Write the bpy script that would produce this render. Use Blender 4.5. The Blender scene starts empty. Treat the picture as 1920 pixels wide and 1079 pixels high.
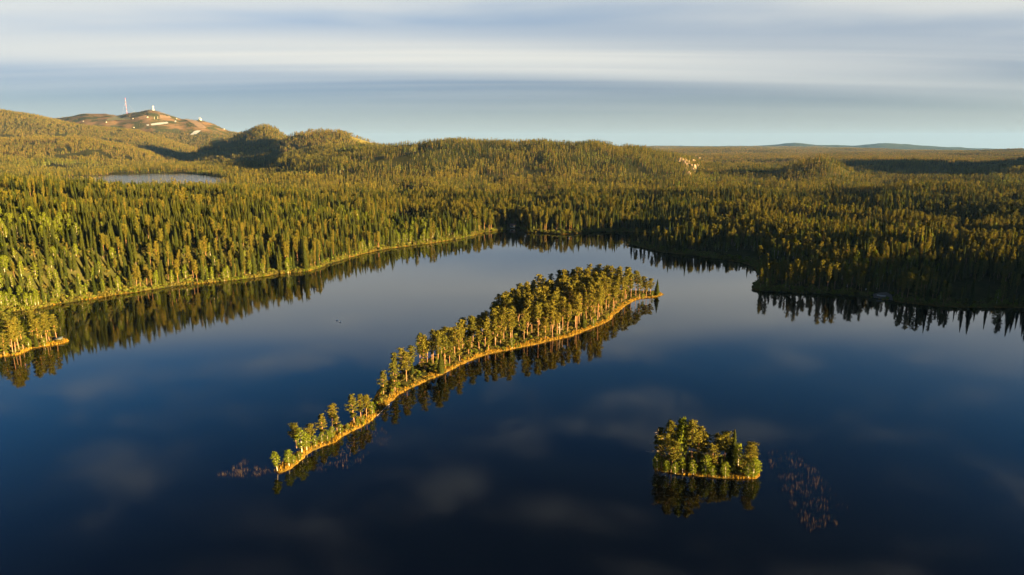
import bpy, math, numpy as np
from mathutils import Vector, Matrix
R = math.radians
SC = bpy.context.scene
COL = SC.collection

# ------------------------------------------------------------------ camera
W0, H0 = 1920.0, 1079.0
FPX = 1280.0                      # focal length in photo pixels (24 mm on 36 mm)
CAMH = 90.0
PITCH = math.atan((539.5 - 268.0) / FPX)
cam_d = bpy.data.cameras.new('camera'); cam_d.lens = 24.0; cam_d.sensor_width = 36.0
cam_d.clip_start = 1.0; cam_d.clip_end = 120000.0
cam = bpy.data.objects.new('camera', cam_d); COL.objects.link(cam)
cam.location = (0, 0, CAMH); cam.rotation_euler = (R(90) - PITCH, 0, 0)
SC.camera = cam

# ------------------------------------------------------------------ light
SUN_AZ, SUN_EL = R(115.0), R(6.2)         # clockwise from the view direction, above the horizon
sun_dir = Vector((math.sin(SUN_AZ) * math.cos(SUN_EL), math.cos(SUN_AZ) * math.cos(SUN_EL), math.sin(SUN_EL)))
sl = bpy.data.lights.new('sun', 'SUN'); sl.energy = 5.0; sl.angle = R(0.53); sl.color = (1.0, 0.65, 0.24)
sun = bpy.data.objects.new('sun', sl); COL.objects.link(sun)
sun.rotation_euler = (-sun_dir).to_track_quat('-Z', 'Y').to_euler()

world = bpy.data.worlds.new('World'); SC.world = world; world.use_nodes = True
def build_world():
    nt = world.node_tree; N = nt.nodes; L = nt.links; N.clear()
    out = N.new('ShaderNodeOutputWorld'); bg = N.new('ShaderNodeBackground')
    L.new(bg.outputs[0], out.inputs[0])
    sky = N.new('ShaderNodeTexSky'); sky.sky_type = 'NISHITA'; sky.sun_disc = False
    sky.sun_elevation = SUN_EL; sky.sun_rotation = SUN_AZ
    sky.air_density = 1.0; sky.dust_density = 0.2; sky.ozone_density = 3.0; sky.altitude = 300
    bg.inputs[1].default_value = 0.05
    tc = N.new('ShaderNodeTexCoord'); sep = N.new('ShaderNodeSeparateXYZ'); L.new(tc.outputs['Generated'], sep.inputs[0])
    def M(op, a, b=None, clamp=False):
        n = N.new('ShaderNodeMath'); n.operation = op; n.use_clamp = clamp
        for i, v in enumerate((a, b)):
            if v is None: continue
            if hasattr(v, 'links'): L.new(v, n.inputs[i])
            else: n.inputs[i].default_value = v
        return n.outputs[0]
    zpos = M('MAXIMUM', sep.outputs[2], 0.012)
    sv = N.new('ShaderNodeCombineXYZ'); L.new(sep.outputs[0], sv.inputs[0]); L.new(sep.outputs[1], sv.inputs[1]); L.new(zpos, sv.inputs[2])
    L.new(sv.outputs[0], sky.inputs[0])
    zc = M('ADD', M('MAXIMUM', sep.outputs[2], 0.0), 0.05)
    px = M('DIVIDE', sep.outputs[0], zc); py = M('DIVIDE', sep.outputs[1], zc)
    cmb = N.new('ShaderNodeCombineXYZ'); L.new(px, cmb.inputs[0]); L.new(py, cmb.inputs[1])
    def noise(scl, rot, det, rough, dist, loc=(0, 0, 0)):
        mp = N.new('ShaderNodeMapping'); mp.inputs['Scale'].default_value = scl; mp.inputs['Rotation'].default_value = (0, 0, rot)
        mp.inputs['Location'].default_value = loc
        L.new(cmb.outputs[0], mp.inputs[0])
        n = N.new('ShaderNodeTexNoise'); n.inputs['Scale'].default_value = 1.0; n.inputs['Detail'].default_value = det
        n.inputs['Roughness'].default_value = rough; n.inputs['Distortion'].default_value = dist
        L.new(mp.outputs[0], n.inputs['Vector']); return n.outputs[0]
    def ramp(v, a, b, lo=0.0, hi=1.0):
        m = N.new('ShaderNodeMapRange'); m.interpolation_type = 'SMOOTHSTEP'
        m.inputs[1].default_value = a; m.inputs[2].default_value = b; m.inputs[3].default_value = lo; m.inputs[4].default_value = hi
        L.new(v, m.inputs[0]); return m.outputs[0]
    low = ramp(sep.outputs[2], 0.15, 0.34, 1.0, 0.05)          # a thin layer looks denser towards the horizon
    veil = M('MULTIPLY', ramp(noise((0.05, 0.30, 1), R(-17), 3, 0.5, 0.3, (3.1, 0.4, 0)), 0.30, 0.75), low)
    bandv = M('ADD', M('ADD', py, M('MULTIPLY', px, -0.30)), M('MULTIPLY', M('SUBTRACT', noise((0.12, 0.3, 1), R(12), 2, 0.4, 0.2, (8, 2, 0)), 0.5), 1.8))
    band = M('MULTIPLY', ramp(bandv, 4.5, 5.9), M('SUBTRACT', 1.0, ramp(bandv, 6.2, 7.7)))
    band = M('MULTIPLY', band, ramp(noise((0.12, 0.7, 1), R(-17), 2, 0.45, 0.3, (2, 5, 0)), 0.25, 0.72, 0.72, 1.0))
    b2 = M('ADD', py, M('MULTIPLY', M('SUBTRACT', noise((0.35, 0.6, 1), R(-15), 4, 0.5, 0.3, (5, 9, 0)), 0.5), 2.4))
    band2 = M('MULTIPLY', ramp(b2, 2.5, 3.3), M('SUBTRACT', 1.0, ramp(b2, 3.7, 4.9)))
    streak = M('MULTIPLY', ramp(noise((0.09, 0.8, 1), R(-21), 4, 0.52, 0.5, (1.5, 7.2, 0)), 0.42, 0.74), low)
    puff = ramp(noise((2.0, 2.6, 1), R(20), 5, 0.55, 0.3, (4.4, 2.2, 0)), 0.48, 0.76); puff = M('MULTIPLY', puff, ramp(sep.outputs[2], 0.19, 0.30))
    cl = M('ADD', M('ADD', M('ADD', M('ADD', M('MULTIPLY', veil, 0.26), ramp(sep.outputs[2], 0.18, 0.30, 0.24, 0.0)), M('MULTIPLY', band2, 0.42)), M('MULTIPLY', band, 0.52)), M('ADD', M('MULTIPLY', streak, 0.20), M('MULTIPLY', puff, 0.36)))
    cl = M('ADD', M('MULTIPLY', cl, ramp(sep.outputs[2], 0.015, 0.11)), ramp(sep.outputs[2], 0.0, 0.085, 0.55, 0.0))
    cl = M('MINIMUM', cl, 0.95)
    mix = N.new('ShaderNodeMix'); mix.data_type = 'RGBA'
    tint = N.new('ShaderNodeMix'); tint.data_type = 'RGBA'; tint.blend_type = 'MULTIPLY'; tint.inputs[0].default_value = 1.0
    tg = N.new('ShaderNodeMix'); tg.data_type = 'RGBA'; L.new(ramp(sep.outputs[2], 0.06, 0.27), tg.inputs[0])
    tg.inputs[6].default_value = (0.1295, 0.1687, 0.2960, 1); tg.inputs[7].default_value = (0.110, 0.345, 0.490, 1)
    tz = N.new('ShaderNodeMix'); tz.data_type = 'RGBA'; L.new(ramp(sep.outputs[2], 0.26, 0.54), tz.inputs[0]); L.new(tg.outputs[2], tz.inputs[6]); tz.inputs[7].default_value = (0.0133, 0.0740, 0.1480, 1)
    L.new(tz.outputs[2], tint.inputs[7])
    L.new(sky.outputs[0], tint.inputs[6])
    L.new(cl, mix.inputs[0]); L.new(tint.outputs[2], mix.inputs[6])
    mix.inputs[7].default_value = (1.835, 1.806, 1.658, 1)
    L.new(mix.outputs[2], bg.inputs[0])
build_world()

vs = SC.view_settings
SC.display_settings.display_device = 'sRGB'
vs.view_transform = 'Standard'; vs.look = 'None'; vs.gamma = 1.0; vs.use_curve_mapping = False; vs.exposure = 3.22
SC.render.engine = 'CYCLES'
SC.cycles.max_bounces = 5; SC.cycles.diffuse_bounces = 2; SC.cycles.glossy_bounces = 2; SC.cycles.transmission_bounces = 2
SC.cycles.transparent_max_bounces = 4; SC.cycles.volume_bounces = 0
SC.cycles.use_denoising = True
SC.cycles.sample_clamp_indirect = 4.0

# ------------------------------------------------------------------ helpers
cp, sp = math.cos(PITCH), math.sin(PITCH)
def on_plane(px, py, z=0.0):
    """photo pixel -> world point on the level z"""
    xv, yv = (px - 960.0) / FPX, (py - 539.5) / FPX
    d = np.array([xv, cp - yv * sp, -sp - yv * cp])
    t = (z - CAMH) / d[2]
    return np.array([d[0] * t, d[1] * t, z])
def at_depth(px, py, Y):
    xv, yv = (px - 960.0) / FPX, (py - 539.5) / FPX
    d = np.array([xv, cp - yv * sp, -sp - yv * cp]); t = Y / d[1]
    return np.array([d[0] * t, Y, CAMH + d[2] * t])
def project(P):
    P = np.atleast_2d(P); dz = P[:, 2] - CAMH
    fw = P[:, 1] * cp - dz * sp; up = P[:, 1] * sp + dz * cp
    fw = np.maximum(fw, 1e-3)
    return np.stack([960 + FPX * P[:, 0] / fw, 539.5 - FPX * up / fw], 1)
def z_at(ypx, Y):
    return CAMH - Y * np.tan(PITCH + np.arctan((ypx - 539.5) / FPX))
def col_of(X, Y):                       # photo column of far ground
    return 960 + FPX * (X / np.maximum(Y, 1.0)) / cp

def hash2(i, j, s):
    n = (i * 374761393 + j * 668265263 + s * 1442695041) & 0xFFFFFFFF
    n = ((n ^ (n >> 13)) * 1274126177) & 0xFFFFFFFF
    return ((n ^ (n >> 16)) & 0xFFFF) / 65535.0
def vnoise(x, y, s=0):
    x0 = np.floor(x).astype(np.int64); y0 = np.floor(y).astype(np.int64)
    fx, fy = x - x0, y - y0
    fx = fx * fx * (3 - 2 * fx); fy = fy * fy * (3 - 2 * fy)
    a, b = hash2(x0, y0, s), hash2(x0 + 1, y0, s); c, d = hash2(x0, y0 + 1, s), hash2(x0 + 1, y0 + 1, s)
    return (a * (1 - fx) + b * fx) * (1 - fy) + (c * (1 - fx) + d * fx) * fy
def fbm(x, y, s=0, o=4):
    r, a, t = 0, 1.0, 0
    for k in range(o):
        r = r + a * vnoise(x * 2 ** k, y * 2 ** k, s + k); t += a; a *= 0.5
    return r / t
def sstep(a, b, x):
    t = np.clip((x - a) / (b - a), 0, 1); return t * t * (3 - 2 * t)

def poly_sd(X, Y, poly):
    """signed distance to a closed polygon, positive inside"""
    poly = np.asarray(poly)[:, :2]; n = len(poly)
    d2 = np.full(X.shape, 1e18); ins = np.zeros(X.shape, bool)
    for i in range(n):
        ax, ay = poly[i]; bx, by = poly[(i + 1) % n]
        ex, ey = bx - ax, by - ay; L2 = ex * ex + ey * ey + 1e-9
        wx, wy = X - ax, Y - ay
        t = np.clip((wx * ex + wy * ey) / L2, 0, 1)
        dx, dy = wx - t * ex, wy - t * ey
        d2 = np.minimum(d2, dx * dx + dy * dy)
        c = (ay > Y) != (by > Y)
        if ey != 0: ins ^= c & (X < ex * (Y - ay) / ey + ax)
    d = np.sqrt(d2); return np.where(ins, d, -d)
def densify(p, step=6.0, wob=0.0, seed=0):
    rng = np.random.default_rng(seed); out = []; p = np.asarray(p)[:, :2]; n = len(p)
    for i in range(n):                                     # Catmull-Rom through the traced points
        p0, p1, p2, p3 = p[i - 1], p[i], p[(i + 1) % n], p[(i + 2) % n]
        m = max(1, min(12, int(np.linalg.norm(p2 - p1) / step)))
        for k in range(m):
            t = k / m
            c = 0.5 * ((2 * p1) + (-p0 + p2) * t + (2 * p0 - 5 * p1 + 4 * p2 - p3) * t * t + (-p0 + 3 * p1 - 3 * p2 + p3) * t ** 3)
            out.append(c + rng.normal(0, wob, 2))
    return np.array(out)

def mk_mesh(name, V, F, mats, mi=None, smooth=False):
    me = bpy.data.meshes.new(name); V = np.asarray(V, np.float32); F = np.asarray(F, np.int32)
    k = F.shape[1]
    me.vertices.add(len(V)); me.vertices.foreach_set('co', V.ravel())
    me.loops.add(F.size); me.loops.foreach_set('vertex_index', F.ravel())
    me.polygons.add(len(F)); me.polygons.foreach_set('loop_start', np.arange(0, F.size, k, dtype=np.int32))
    try: me.polygons.foreach_set('loop_total', np.full(len(F), k, np.int32))
    except Exception: pass
    for m in mats: me.materials.append(m)
    if mi is not None: me.polygons.foreach_set('material_index', np.asarray(mi, np.int32))
    if smooth: me.polygons.foreach_set('use_smooth', np.ones(len(F), bool))
    me.update(calc_edges=True); return me
def tag(o, label=None, cat=None, group=None, kind=None):
    if label: o['label'] = label
    if cat: o['category'] = cat
    if group: o['group'] = group
    if kind: o['kind'] = kind
    return o
def link(name, me, parent=None, loc=(0, 0, 0)):
    o = bpy.data.objects.new(name, me); COL.objects.link(o); o.location = loc
    if parent: o.parent = parent
    return o
def empty(name, loc=(0, 0, 0), rz=0.0, s=1.0):
    o = bpy.data.objects.new(name, None); COL.objects.link(o); o.location = loc; o.rotation_euler = (0, 0, rz)
    o.scale = (s, s, s) if not hasattr(s, '__len__') else s
    o.empty_display_size = 0.5; return o

class MB:
    """collects triangles"""
    def __init__(s): s.V = []; s.F = []; s.n = 0
    def add(s, V, F):
        V = np.asarray(V, float); s.V.append(V); s.F.append(np.asarray(F, int) + s.n); s.n += len(V)
    def box(s, c, size, rz=0.0):
        x, y, z = np.array(size) / 2
        V = np.array([[a * x, b * y, d * z] for d in (-1, 1) for a, b in ((-1, -1), (1, -1), (1, 1), (-1, 1))])
        ca, sa = math.cos(rz), math.sin(rz); V = np.stack([V[:, 0] * ca - V[:, 1] * sa, V[:, 0] * sa + V[:, 1] * ca, V[:, 2]], 1) + np.array(c)
        s.add(V, [(0, 2, 1), (0, 3, 2), (4, 5, 6), (4, 6, 7), (0, 1, 5), (0, 5, 4), (1, 2, 6), (1, 6, 5), (2, 3, 7), (2, 7, 6), (3, 0, 4), (3, 4, 7)])
    def tube(s, pts, rad, k=6, cap=True):
        pts = np.asarray(pts, float); n = len(pts); rad = np.broadcast_to(rad, (n,)); rings = []
        for i in range(n):
            d = pts[min(i + 1, n - 1)] - pts[max(i - 1, 0)]; d = d / (np.linalg.norm(d) + 1e-9)
            a = np.cross(d, [0.31, 0.95, 0.1] if abs(d[2]) > 0.5 else [0, 0, 1.0]); a /= np.linalg.norm(a); b = np.cross(d, a)
            th = np.arange(k) * 2 * math.pi / k
            rings.append(pts[i] + rad[i] * (np.cos(th)[:, None] * a + np.sin(th)[:, None] * b))
        V = np.concatenate(rings); F = []
        for i in range(n - 1):
            for j in range(k):
                a0, a1 = i * k + j, i * k + (j + 1) % k; b0, b1 = a0 + k, a1 + k
                F += [(a0, a1, b1), (a0, b1, b0)]
        if cap:
            F += [(n * k - k, n * k - k + j, n * k - k + j + 1) for j in range(1, k - 1)]
            F += [(0, j + 1, j) for j in range(1, k - 1)]
        s.add(V, F)
    def lathe(s, prof, c=(0, 0, 0), k=16):
        prof = np.asarray(prof, float); th = np.arange(k) * 2 * math.pi / k
        V = np.concatenate([np.stack([r * np.cos(th), r * np.sin(th), np.full(k, z)], 1) for r, z in prof]) + np.array(c); F = []
        for i in range(len(prof) - 1):
            for j in range(k):
                a0, a1 = i * k + j, i * k + (j + 1) % k
                F += [(a0, a1, a1 + k), (a0, a1 + k, a0 + k)]
        s.add(V, F)
    def arr(s): return np.concatenate(s.V), np.concatenate(s.F)
    def mesh(s, name, mat, smooth=False): V, F = s.arr(); return mk_mesh(name, V, F, [mat], None, smooth)

# ------------------------------------------------------------------ materials
def new_mat(name):
    m = bpy.data.materials.new(name); m.use_nodes = True; nt = m.node_tree; nt.nodes.clear()
    o = nt.nodes.new('ShaderNodeOutputMaterial'); return m, nt, nt.nodes, nt.links, o
def plain(name, c, rough=0.8, noise=0.15, scale=1.0, metal=0.0):
    m, nt, N, L, o = new_mat(name); b = N.new('ShaderNodeBsdfPrincipled'); L.new(b.outputs[0], o.inputs[0])
    b.inputs['Roughness'].default_value = rough; b.inputs['Metallic'].default_value = metal
    t = N.new('ShaderNodeTexCoord'); n = N.new('ShaderNodeTexNoise'); n.inputs['Scale'].default_value = scale; n.inputs['Detail'].default_value = 4
    L.new(t.outputs['Object'], n.inputs['Vector'])
    mx = N.new('ShaderNodeMix'); mx.data_type = 'RGBA'; L.new(n.outputs[0], mx.inputs[0])
    mx.inputs[6].default_value = (*[v * (1 - noise) for v in c], 1); mx.inputs[7].default_value = (*[min(1, v * (1 + noise)) for v in c], 1)
    L.new(mx.outputs[2], b.inputs['Base Color']); return m
def foliage(name, c1, c2, transl=0.22):
    """needles or leaves; each tree and each spray has its own tone"""
    m, nt, N, L, o = new_mat(name)
    oi = N.new('ShaderNodeObjectInfo'); geo = N.new('ShaderNodeNewGeometry')
    mx = N.new('ShaderNodeMix'); mx.data_type = 'RGBA'; mx.inputs[6].default_value = (*c1, 1); mx.inputs[7].default_value = (*c2, 1)
    sc_ = N.new('ShaderNodeVectorMath'); sc_.operation = 'SCALE'; sc_.inputs[3].default_value = 0.0045; L.new(oi.outputs['Location'], sc_.inputs[0])
    nz = N.new('ShaderNodeTexNoise'); nz.inputs['Scale'].default_value = 1.0; nz.inputs['Detail'].default_value = 3; L.new(sc_.outputs[0], nz.inputs['Vector'])
    mp = N.new('ShaderNodeMapRange'); mp.inputs[1].default_value = 0.3; mp.inputs[2].default_value = 0.7; L.new(nz.outputs[0], mp.inputs[0])
    av = N.new('ShaderNodeMath'); av.operation = 'MULTIPLY_ADD'; av.inputs[1].default_value = 0.5; L.new(oi.outputs['Random'], av.inputs[0])
    hf = N.new('ShaderNodeMath'); hf.operation = 'MULTIPLY'; hf.inputs[1].default_value = 0.5; L.new(mp.outputs[0], hf.inputs[0]); L.new(hf.outputs[0], av.inputs[2])
    L.new(av.outputs[0], mx.inputs[0])
    hs = N.new('ShaderNodeHueSaturation'); mr = N.new('ShaderNodeMapRange'); mr.inputs[3].default_value = 0.65; mr.inputs[4].default_value = 1.4
    L.new(geo.outputs['Random Per Island'], mr.inputs[0]); L.new(mr.outputs[0], hs.inputs['Value']); L.new(mx.outputs[2], hs.inputs['Color'])
    d = N.new('ShaderNodeBsdfDiffuse'); t = N.new('ShaderNodeBsdfTranslucent'); ms = N.new('ShaderNodeMixShader'); ms.inputs[0].default_value = transl
    L.new(hs.outputs[0], d.inputs[0]); L.new(hs.outputs[0], t.inputs[0]); L.new(d.outputs[0], ms.inputs[1]); L.new(t.outputs[0], ms.inputs[2])
    L.new(ms.outputs[0], o.inputs[0]); return m
def bark(name, c_low, c_high, z0, z1):
    m, nt, N, L, o = new_mat(name); b = N.new('ShaderNodeBsdfDiffuse'); L.new(b.outputs[0], o.inputs[0])
    t = N.new('ShaderNodeTexCoord'); s = N.new('ShaderNodeSeparateXYZ'); L.new(t.outputs['Object'], s.inputs[0])
    mr = N.new('ShaderNodeMapRange'); mr.inputs[1].default_value = z0; mr.inputs[2].default_value = z1; L.new(s.outputs[2], mr.inputs[0])
    mx = N.new('ShaderNodeMix'); mx.data_type = 'RGBA'; mx.inputs[6].default_value = (*c_low, 1); mx.inputs[7].default_value = (*c_high, 1)
    L.new(mr.outputs[0], mx.inputs[0]); L.new(mx.outputs[2], b.inputs[0]); return m

M_pine = foliage('pine_needles', (0.060, 0.070, 0.014), (0.138, 0.118, 0.019))
M_spruce = foliage('spruce_needles', (0.016, 0.029, 0.009), (0.056, 0.061, 0.012))
M_birch = foliage('birch_leaves', (0.085, 0.118, 0.013), (0.14, 0.165, 0.018), 0.35)
M_shrub = foliage('shrub_leaves', (0.09, 0.12, 0.022), (0.14, 0.15, 0.03), 0.3)
M_sedge = foliage('sedge_blades', (0.20, 0.125, 0.018), (0.30, 0.19, 0.028), 0.3)
M_heath = foliage('heath_twigs', (0.085, 0.085, 0.022), (0.14, 0.115, 0.03), 0.2)
M_reed = foliage('reed_stems', (0.09, 0.068, 0.045), (0.15, 0.105, 0.07), 0.3)
M_pbark = bark('pine_bark', (0.24, 0.155, 0.105), (0.38, 0.19, 0.09), 1.0, 9.0)
M_sbark = bark('spruce_bark', (0.13, 0.10, 0.075), (0.15, 0.11, 0.08), 0, 10)
M_bbark = bark('birch_bark', (0.55, 0.50, 0.44), (0.50, 0.42, 0.36), 0, 8)
M_dead = plain('dead_wood', (0.32, 0.25, 0.20), 0.9, 0.2, 2.0)
M_white = plain('white_paint', (0.5, 0.5, 0.48), 0.6, 0.05, 0.3)
M_red = plain('red_paint', (0.55, 0.08, 0.05), 0.6, 0.1, 0.3)
M_grey = plain('grey_metal', (0.35, 0.35, 0.36), 0.5, 0.1, 0.3, 0.3)
M_roof = plain('dark_roof', (0.16, 0.13, 0.12), 0.8, 0.15, 0.4)
M_tinroof = plain('tin_roof', (0.05, 0.07, 0.09), 0.6, 0.12, 1.0)
M_wood = plain('weathered_planks', (0.24, 0.16, 0.10), 0.85, 0.25, 2.0)
M_rock = plain('granite', (0.25, 0.185, 0.14), 0.9, 0.5, 0.25)
M_snow = plain('old_snow', (0.28, 0.33, 0.42), 0.7, 0.08, 0.05)
M_sand = plain('gravel_sand', (0.11, 0.095, 0.08), 0.95, 0.2, 0.6)
M_feather = plain('white_feathers', (0.9, 0.9, 0.88), 0.8, 0.03, 3.0)
M_glass = plain('window_glass', (0.05, 0.06, 0.08), 0.15, 0.05, 1.0)

def ground_mat():
    m, nt, N, L, o = new_mat('forest_floor'); b = N.new('ShaderNodeBsdfDiffuse'); L.new(b.outputs[0], o.inputs[0])
    t = N.new('ShaderNodeTexCoord')
    def noi(s, d):
        n = N.new('ShaderNodeTexNoise'); n.inputs['Scale'].default_value = s; n.inputs['Detail'].default_value = d
        L.new(t.outputs['Object'], n.inputs['Vector']); return n.outputs[0]
    def mix(f, a, c):
        x = N.new('ShaderNodeMix'); x.data_type = 'RGBA'
        for i, v in ((0, f), (6, a), (7, c)):
            if hasattr(v, 'links'): L.new(v, x.inputs[i])
            else: x.inputs[i].default_value = v if i == 0 else (*v, 1)
        return x.outputs[2]
    def rmp(v, a, c):
        r = N.new('ShaderNodeMapRange'); r.inputs[1].default_value = a; r.inputs[2].default_value = c; L.new(v, r.inputs[0]); return r.outputs[0]
    moss = mix(rmp(noi(0.15, 5), 0.35, 0.65), (0.026, 0.032, 0.010), (0.045, 0.044, 0.015))
    wood = mix(rmp(noi(0.006, 8), 0.38, 0.62), (0.020, 0.030, 0.012), (0.046, 0.052, 0.018))
    a1 = N.new('ShaderNodeAttribute'); a1.attribute_name = 'far_wood'
    a2 = N.new('ShaderNodeAttribute'); a2.attribute_name = 'fell'
    a3 = N.new('ShaderNodeAttribute'); a3.attribute_name = 'bog'
    a4 = N.new('ShaderNodeAttribute'); a4.attribute_name = 'bank'
    c = mix(a1.outputs['Fac'], moss, wood)
    fell = mix(rmp(noi(0.011, 8), 0.42, 0.62), (0.040, 0.046, 0.018), (0.16, 0.105, 0.065))
    c = mix(a2.outputs['Fac'], c, fell)
    c = mix(a3.outputs['Fac'], c, mix(noi(0.05, 4), (0.13, 0.12, 0.035), (0.17, 0.15, 0.05)))
    c = mix(a4.outputs['Fac'], c, mix(rmp(noi(0.3, 4), 0.4, 0.6), (0.11, 0.085, 0.022), (0.19, 0.125, 0.03)))
    L.new(c, b.inputs[0]); return m
M_ground = ground_mat()

def water_mat(name, b0, b1, rough=0.035):
    m, nt, N, L, o = new_mat(name); b = N.new('ShaderNodeBsdfPrincipled'); L.new(b.outputs[0], o.inputs[0])
    b.inputs['Base Color'].default_value = (0.0008, 0.0014, 0.0022, 1); b.inputs['Roughness'].default_value = rough; b.inputs['IOR'].default_value = 1.5
    t = N.new('ShaderNodeTexCoord'); n = N.new('ShaderNodeTexNoise'); n.inputs['Scale'].default_value = 0.8; n.inputs['Detail'].default_value = 3
    L.new(t.outputs['Object'], n.inputs['Vector'])
    n2 = N.new('ShaderNodeTexNoise'); n2.inputs['Scale'].default_value = 0.02; n2.inputs['Detail'].default_value = 3; L.new(t.outputs['Object'], n2.inputs['Vector'])
    mr = N.new('ShaderNodeMapRange'); mr.inputs[1].default_value = 0.4; mr.inputs[2].default_value = 0.7; mr.inputs[3].default_value = b0; mr.inputs[4].default_value = b1
    L.new(n2.outputs[0], mr.inputs[0])
    bp = N.new('ShaderNodeBump'); bp.inputs['Distance'].default_value = 1.0; L.new(mr.outputs[0], bp.inputs['Strength'])
    L.new(n.outputs[0], bp.inputs['Height']); L.new(bp.outputs[0], b.inputs['Normal'])
    return m
M_water = water_mat('lake_water', 0.004, 0.016)
M_ripple = water_mat('rippled_water', 0.10, 0.20, 0.10)

# ------------------------------------------------------------------ shorelines (traced, laid on the water level)
shore_px = [(-700, 690), (-450, 655), (-250, 625), (-100, 603), (0, 588), (60, 582), (110, 571), (160, 563), (250, 549), (340, 536), (420, 528), (480, 521), (520, 514),
            (560, 512), (596, 505), (613, 497), (640, 488), (690, 474), (740, 465), (790, 459), (830, 453), (870, 447), (905, 438), (940, 432), (965, 429),
            (982, 432), (989, 436), (1035, 438.5), (1066, 440), (1097, 436.5), (1153, 435), (1209, 437), (1245, 441), (1262, 450), (1250, 458), (1237, 460.5), (1204, 457.2),
            (1180, 457), (1178, 458.5), (1190, 461), (1209, 465), (1246, 474), (1294, 479), (1336, 485), (1378, 491), (1406, 498), (1424, 512), (1430, 527), (1416, 534),
            (1409, 539), (1412, 544), (1427, 547), (1454, 548), (1508, 551), (1562, 553), (1617, 558), (1657, 563), (1698, 569), (1752, 575), (1806, 577), (1860, 577),
            (1920, 578)]
lake = [on_plane(*p)[:2] for p in shore_px] + [np.array(p, float) for p in ((322, 366), (350, 335), (364, 285), (372, 220), (384, 120), (405, -40), (440, -200), (480, -400))]
lake = densify(lake, 8.0, 0.5, 3)[:-8]
lake = np.concatenate([lake, [(300, -1500), (-600, -1500), (lake[0][0] - 300, -200)]])
POND_Z = 9.0
pond_px = [(120, 336), (180, 331), (230, 327.6), (300, 325.6), (345, 326.0), (395, 331), (432, 340), (425, 346), (350, 352), (250, 353), (150, 346)]
pond = densify([on_plane(x, y, POND_Z)[:2] for x, y in pond_px], 20.0, 2.0, 5)

# ------------------------------------------------------------------ terrain height
def ridge(X, Y, pts, Yc, wn, wf, tree=13.0, absz=False):
    c = np.where(Y > 60, col_of(X, Y), 9000.0); xs = [p[0] for p in pts]
    if np.ndim(Yc): yc = np.interp(c, xs, Yc)
    else: yc = np.full(X.shape, float(Yc))
    if absz: zc = np.interp(c, xs, [p[1] for p in pts])
    else: zc = z_at(np.interp(c, xs, [p[1] for p in pts]), yc) - tree
    d = Y - yc
    return np.maximum(zc, 0) * np.where(d < 0, np.exp(-(d / wn) ** 2), np.exp(-(d / wf) ** 2))
A_pts = [(-900, 325), (-300, 328), (0, 336), (100, 341), (200, 352), (300, 357), (450, 360), (560, 368), (700, 384), (850, 402), (980, 425), (1000, 430)]
A_Y = [560, 560, 600, 630, 660, 690, 730, 740, 760, 780, 800, 800]
def fdrop(r, c):
    return 100 * sstep(5500, 14000, r) * sstep(1450, 1980, c)
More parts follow.
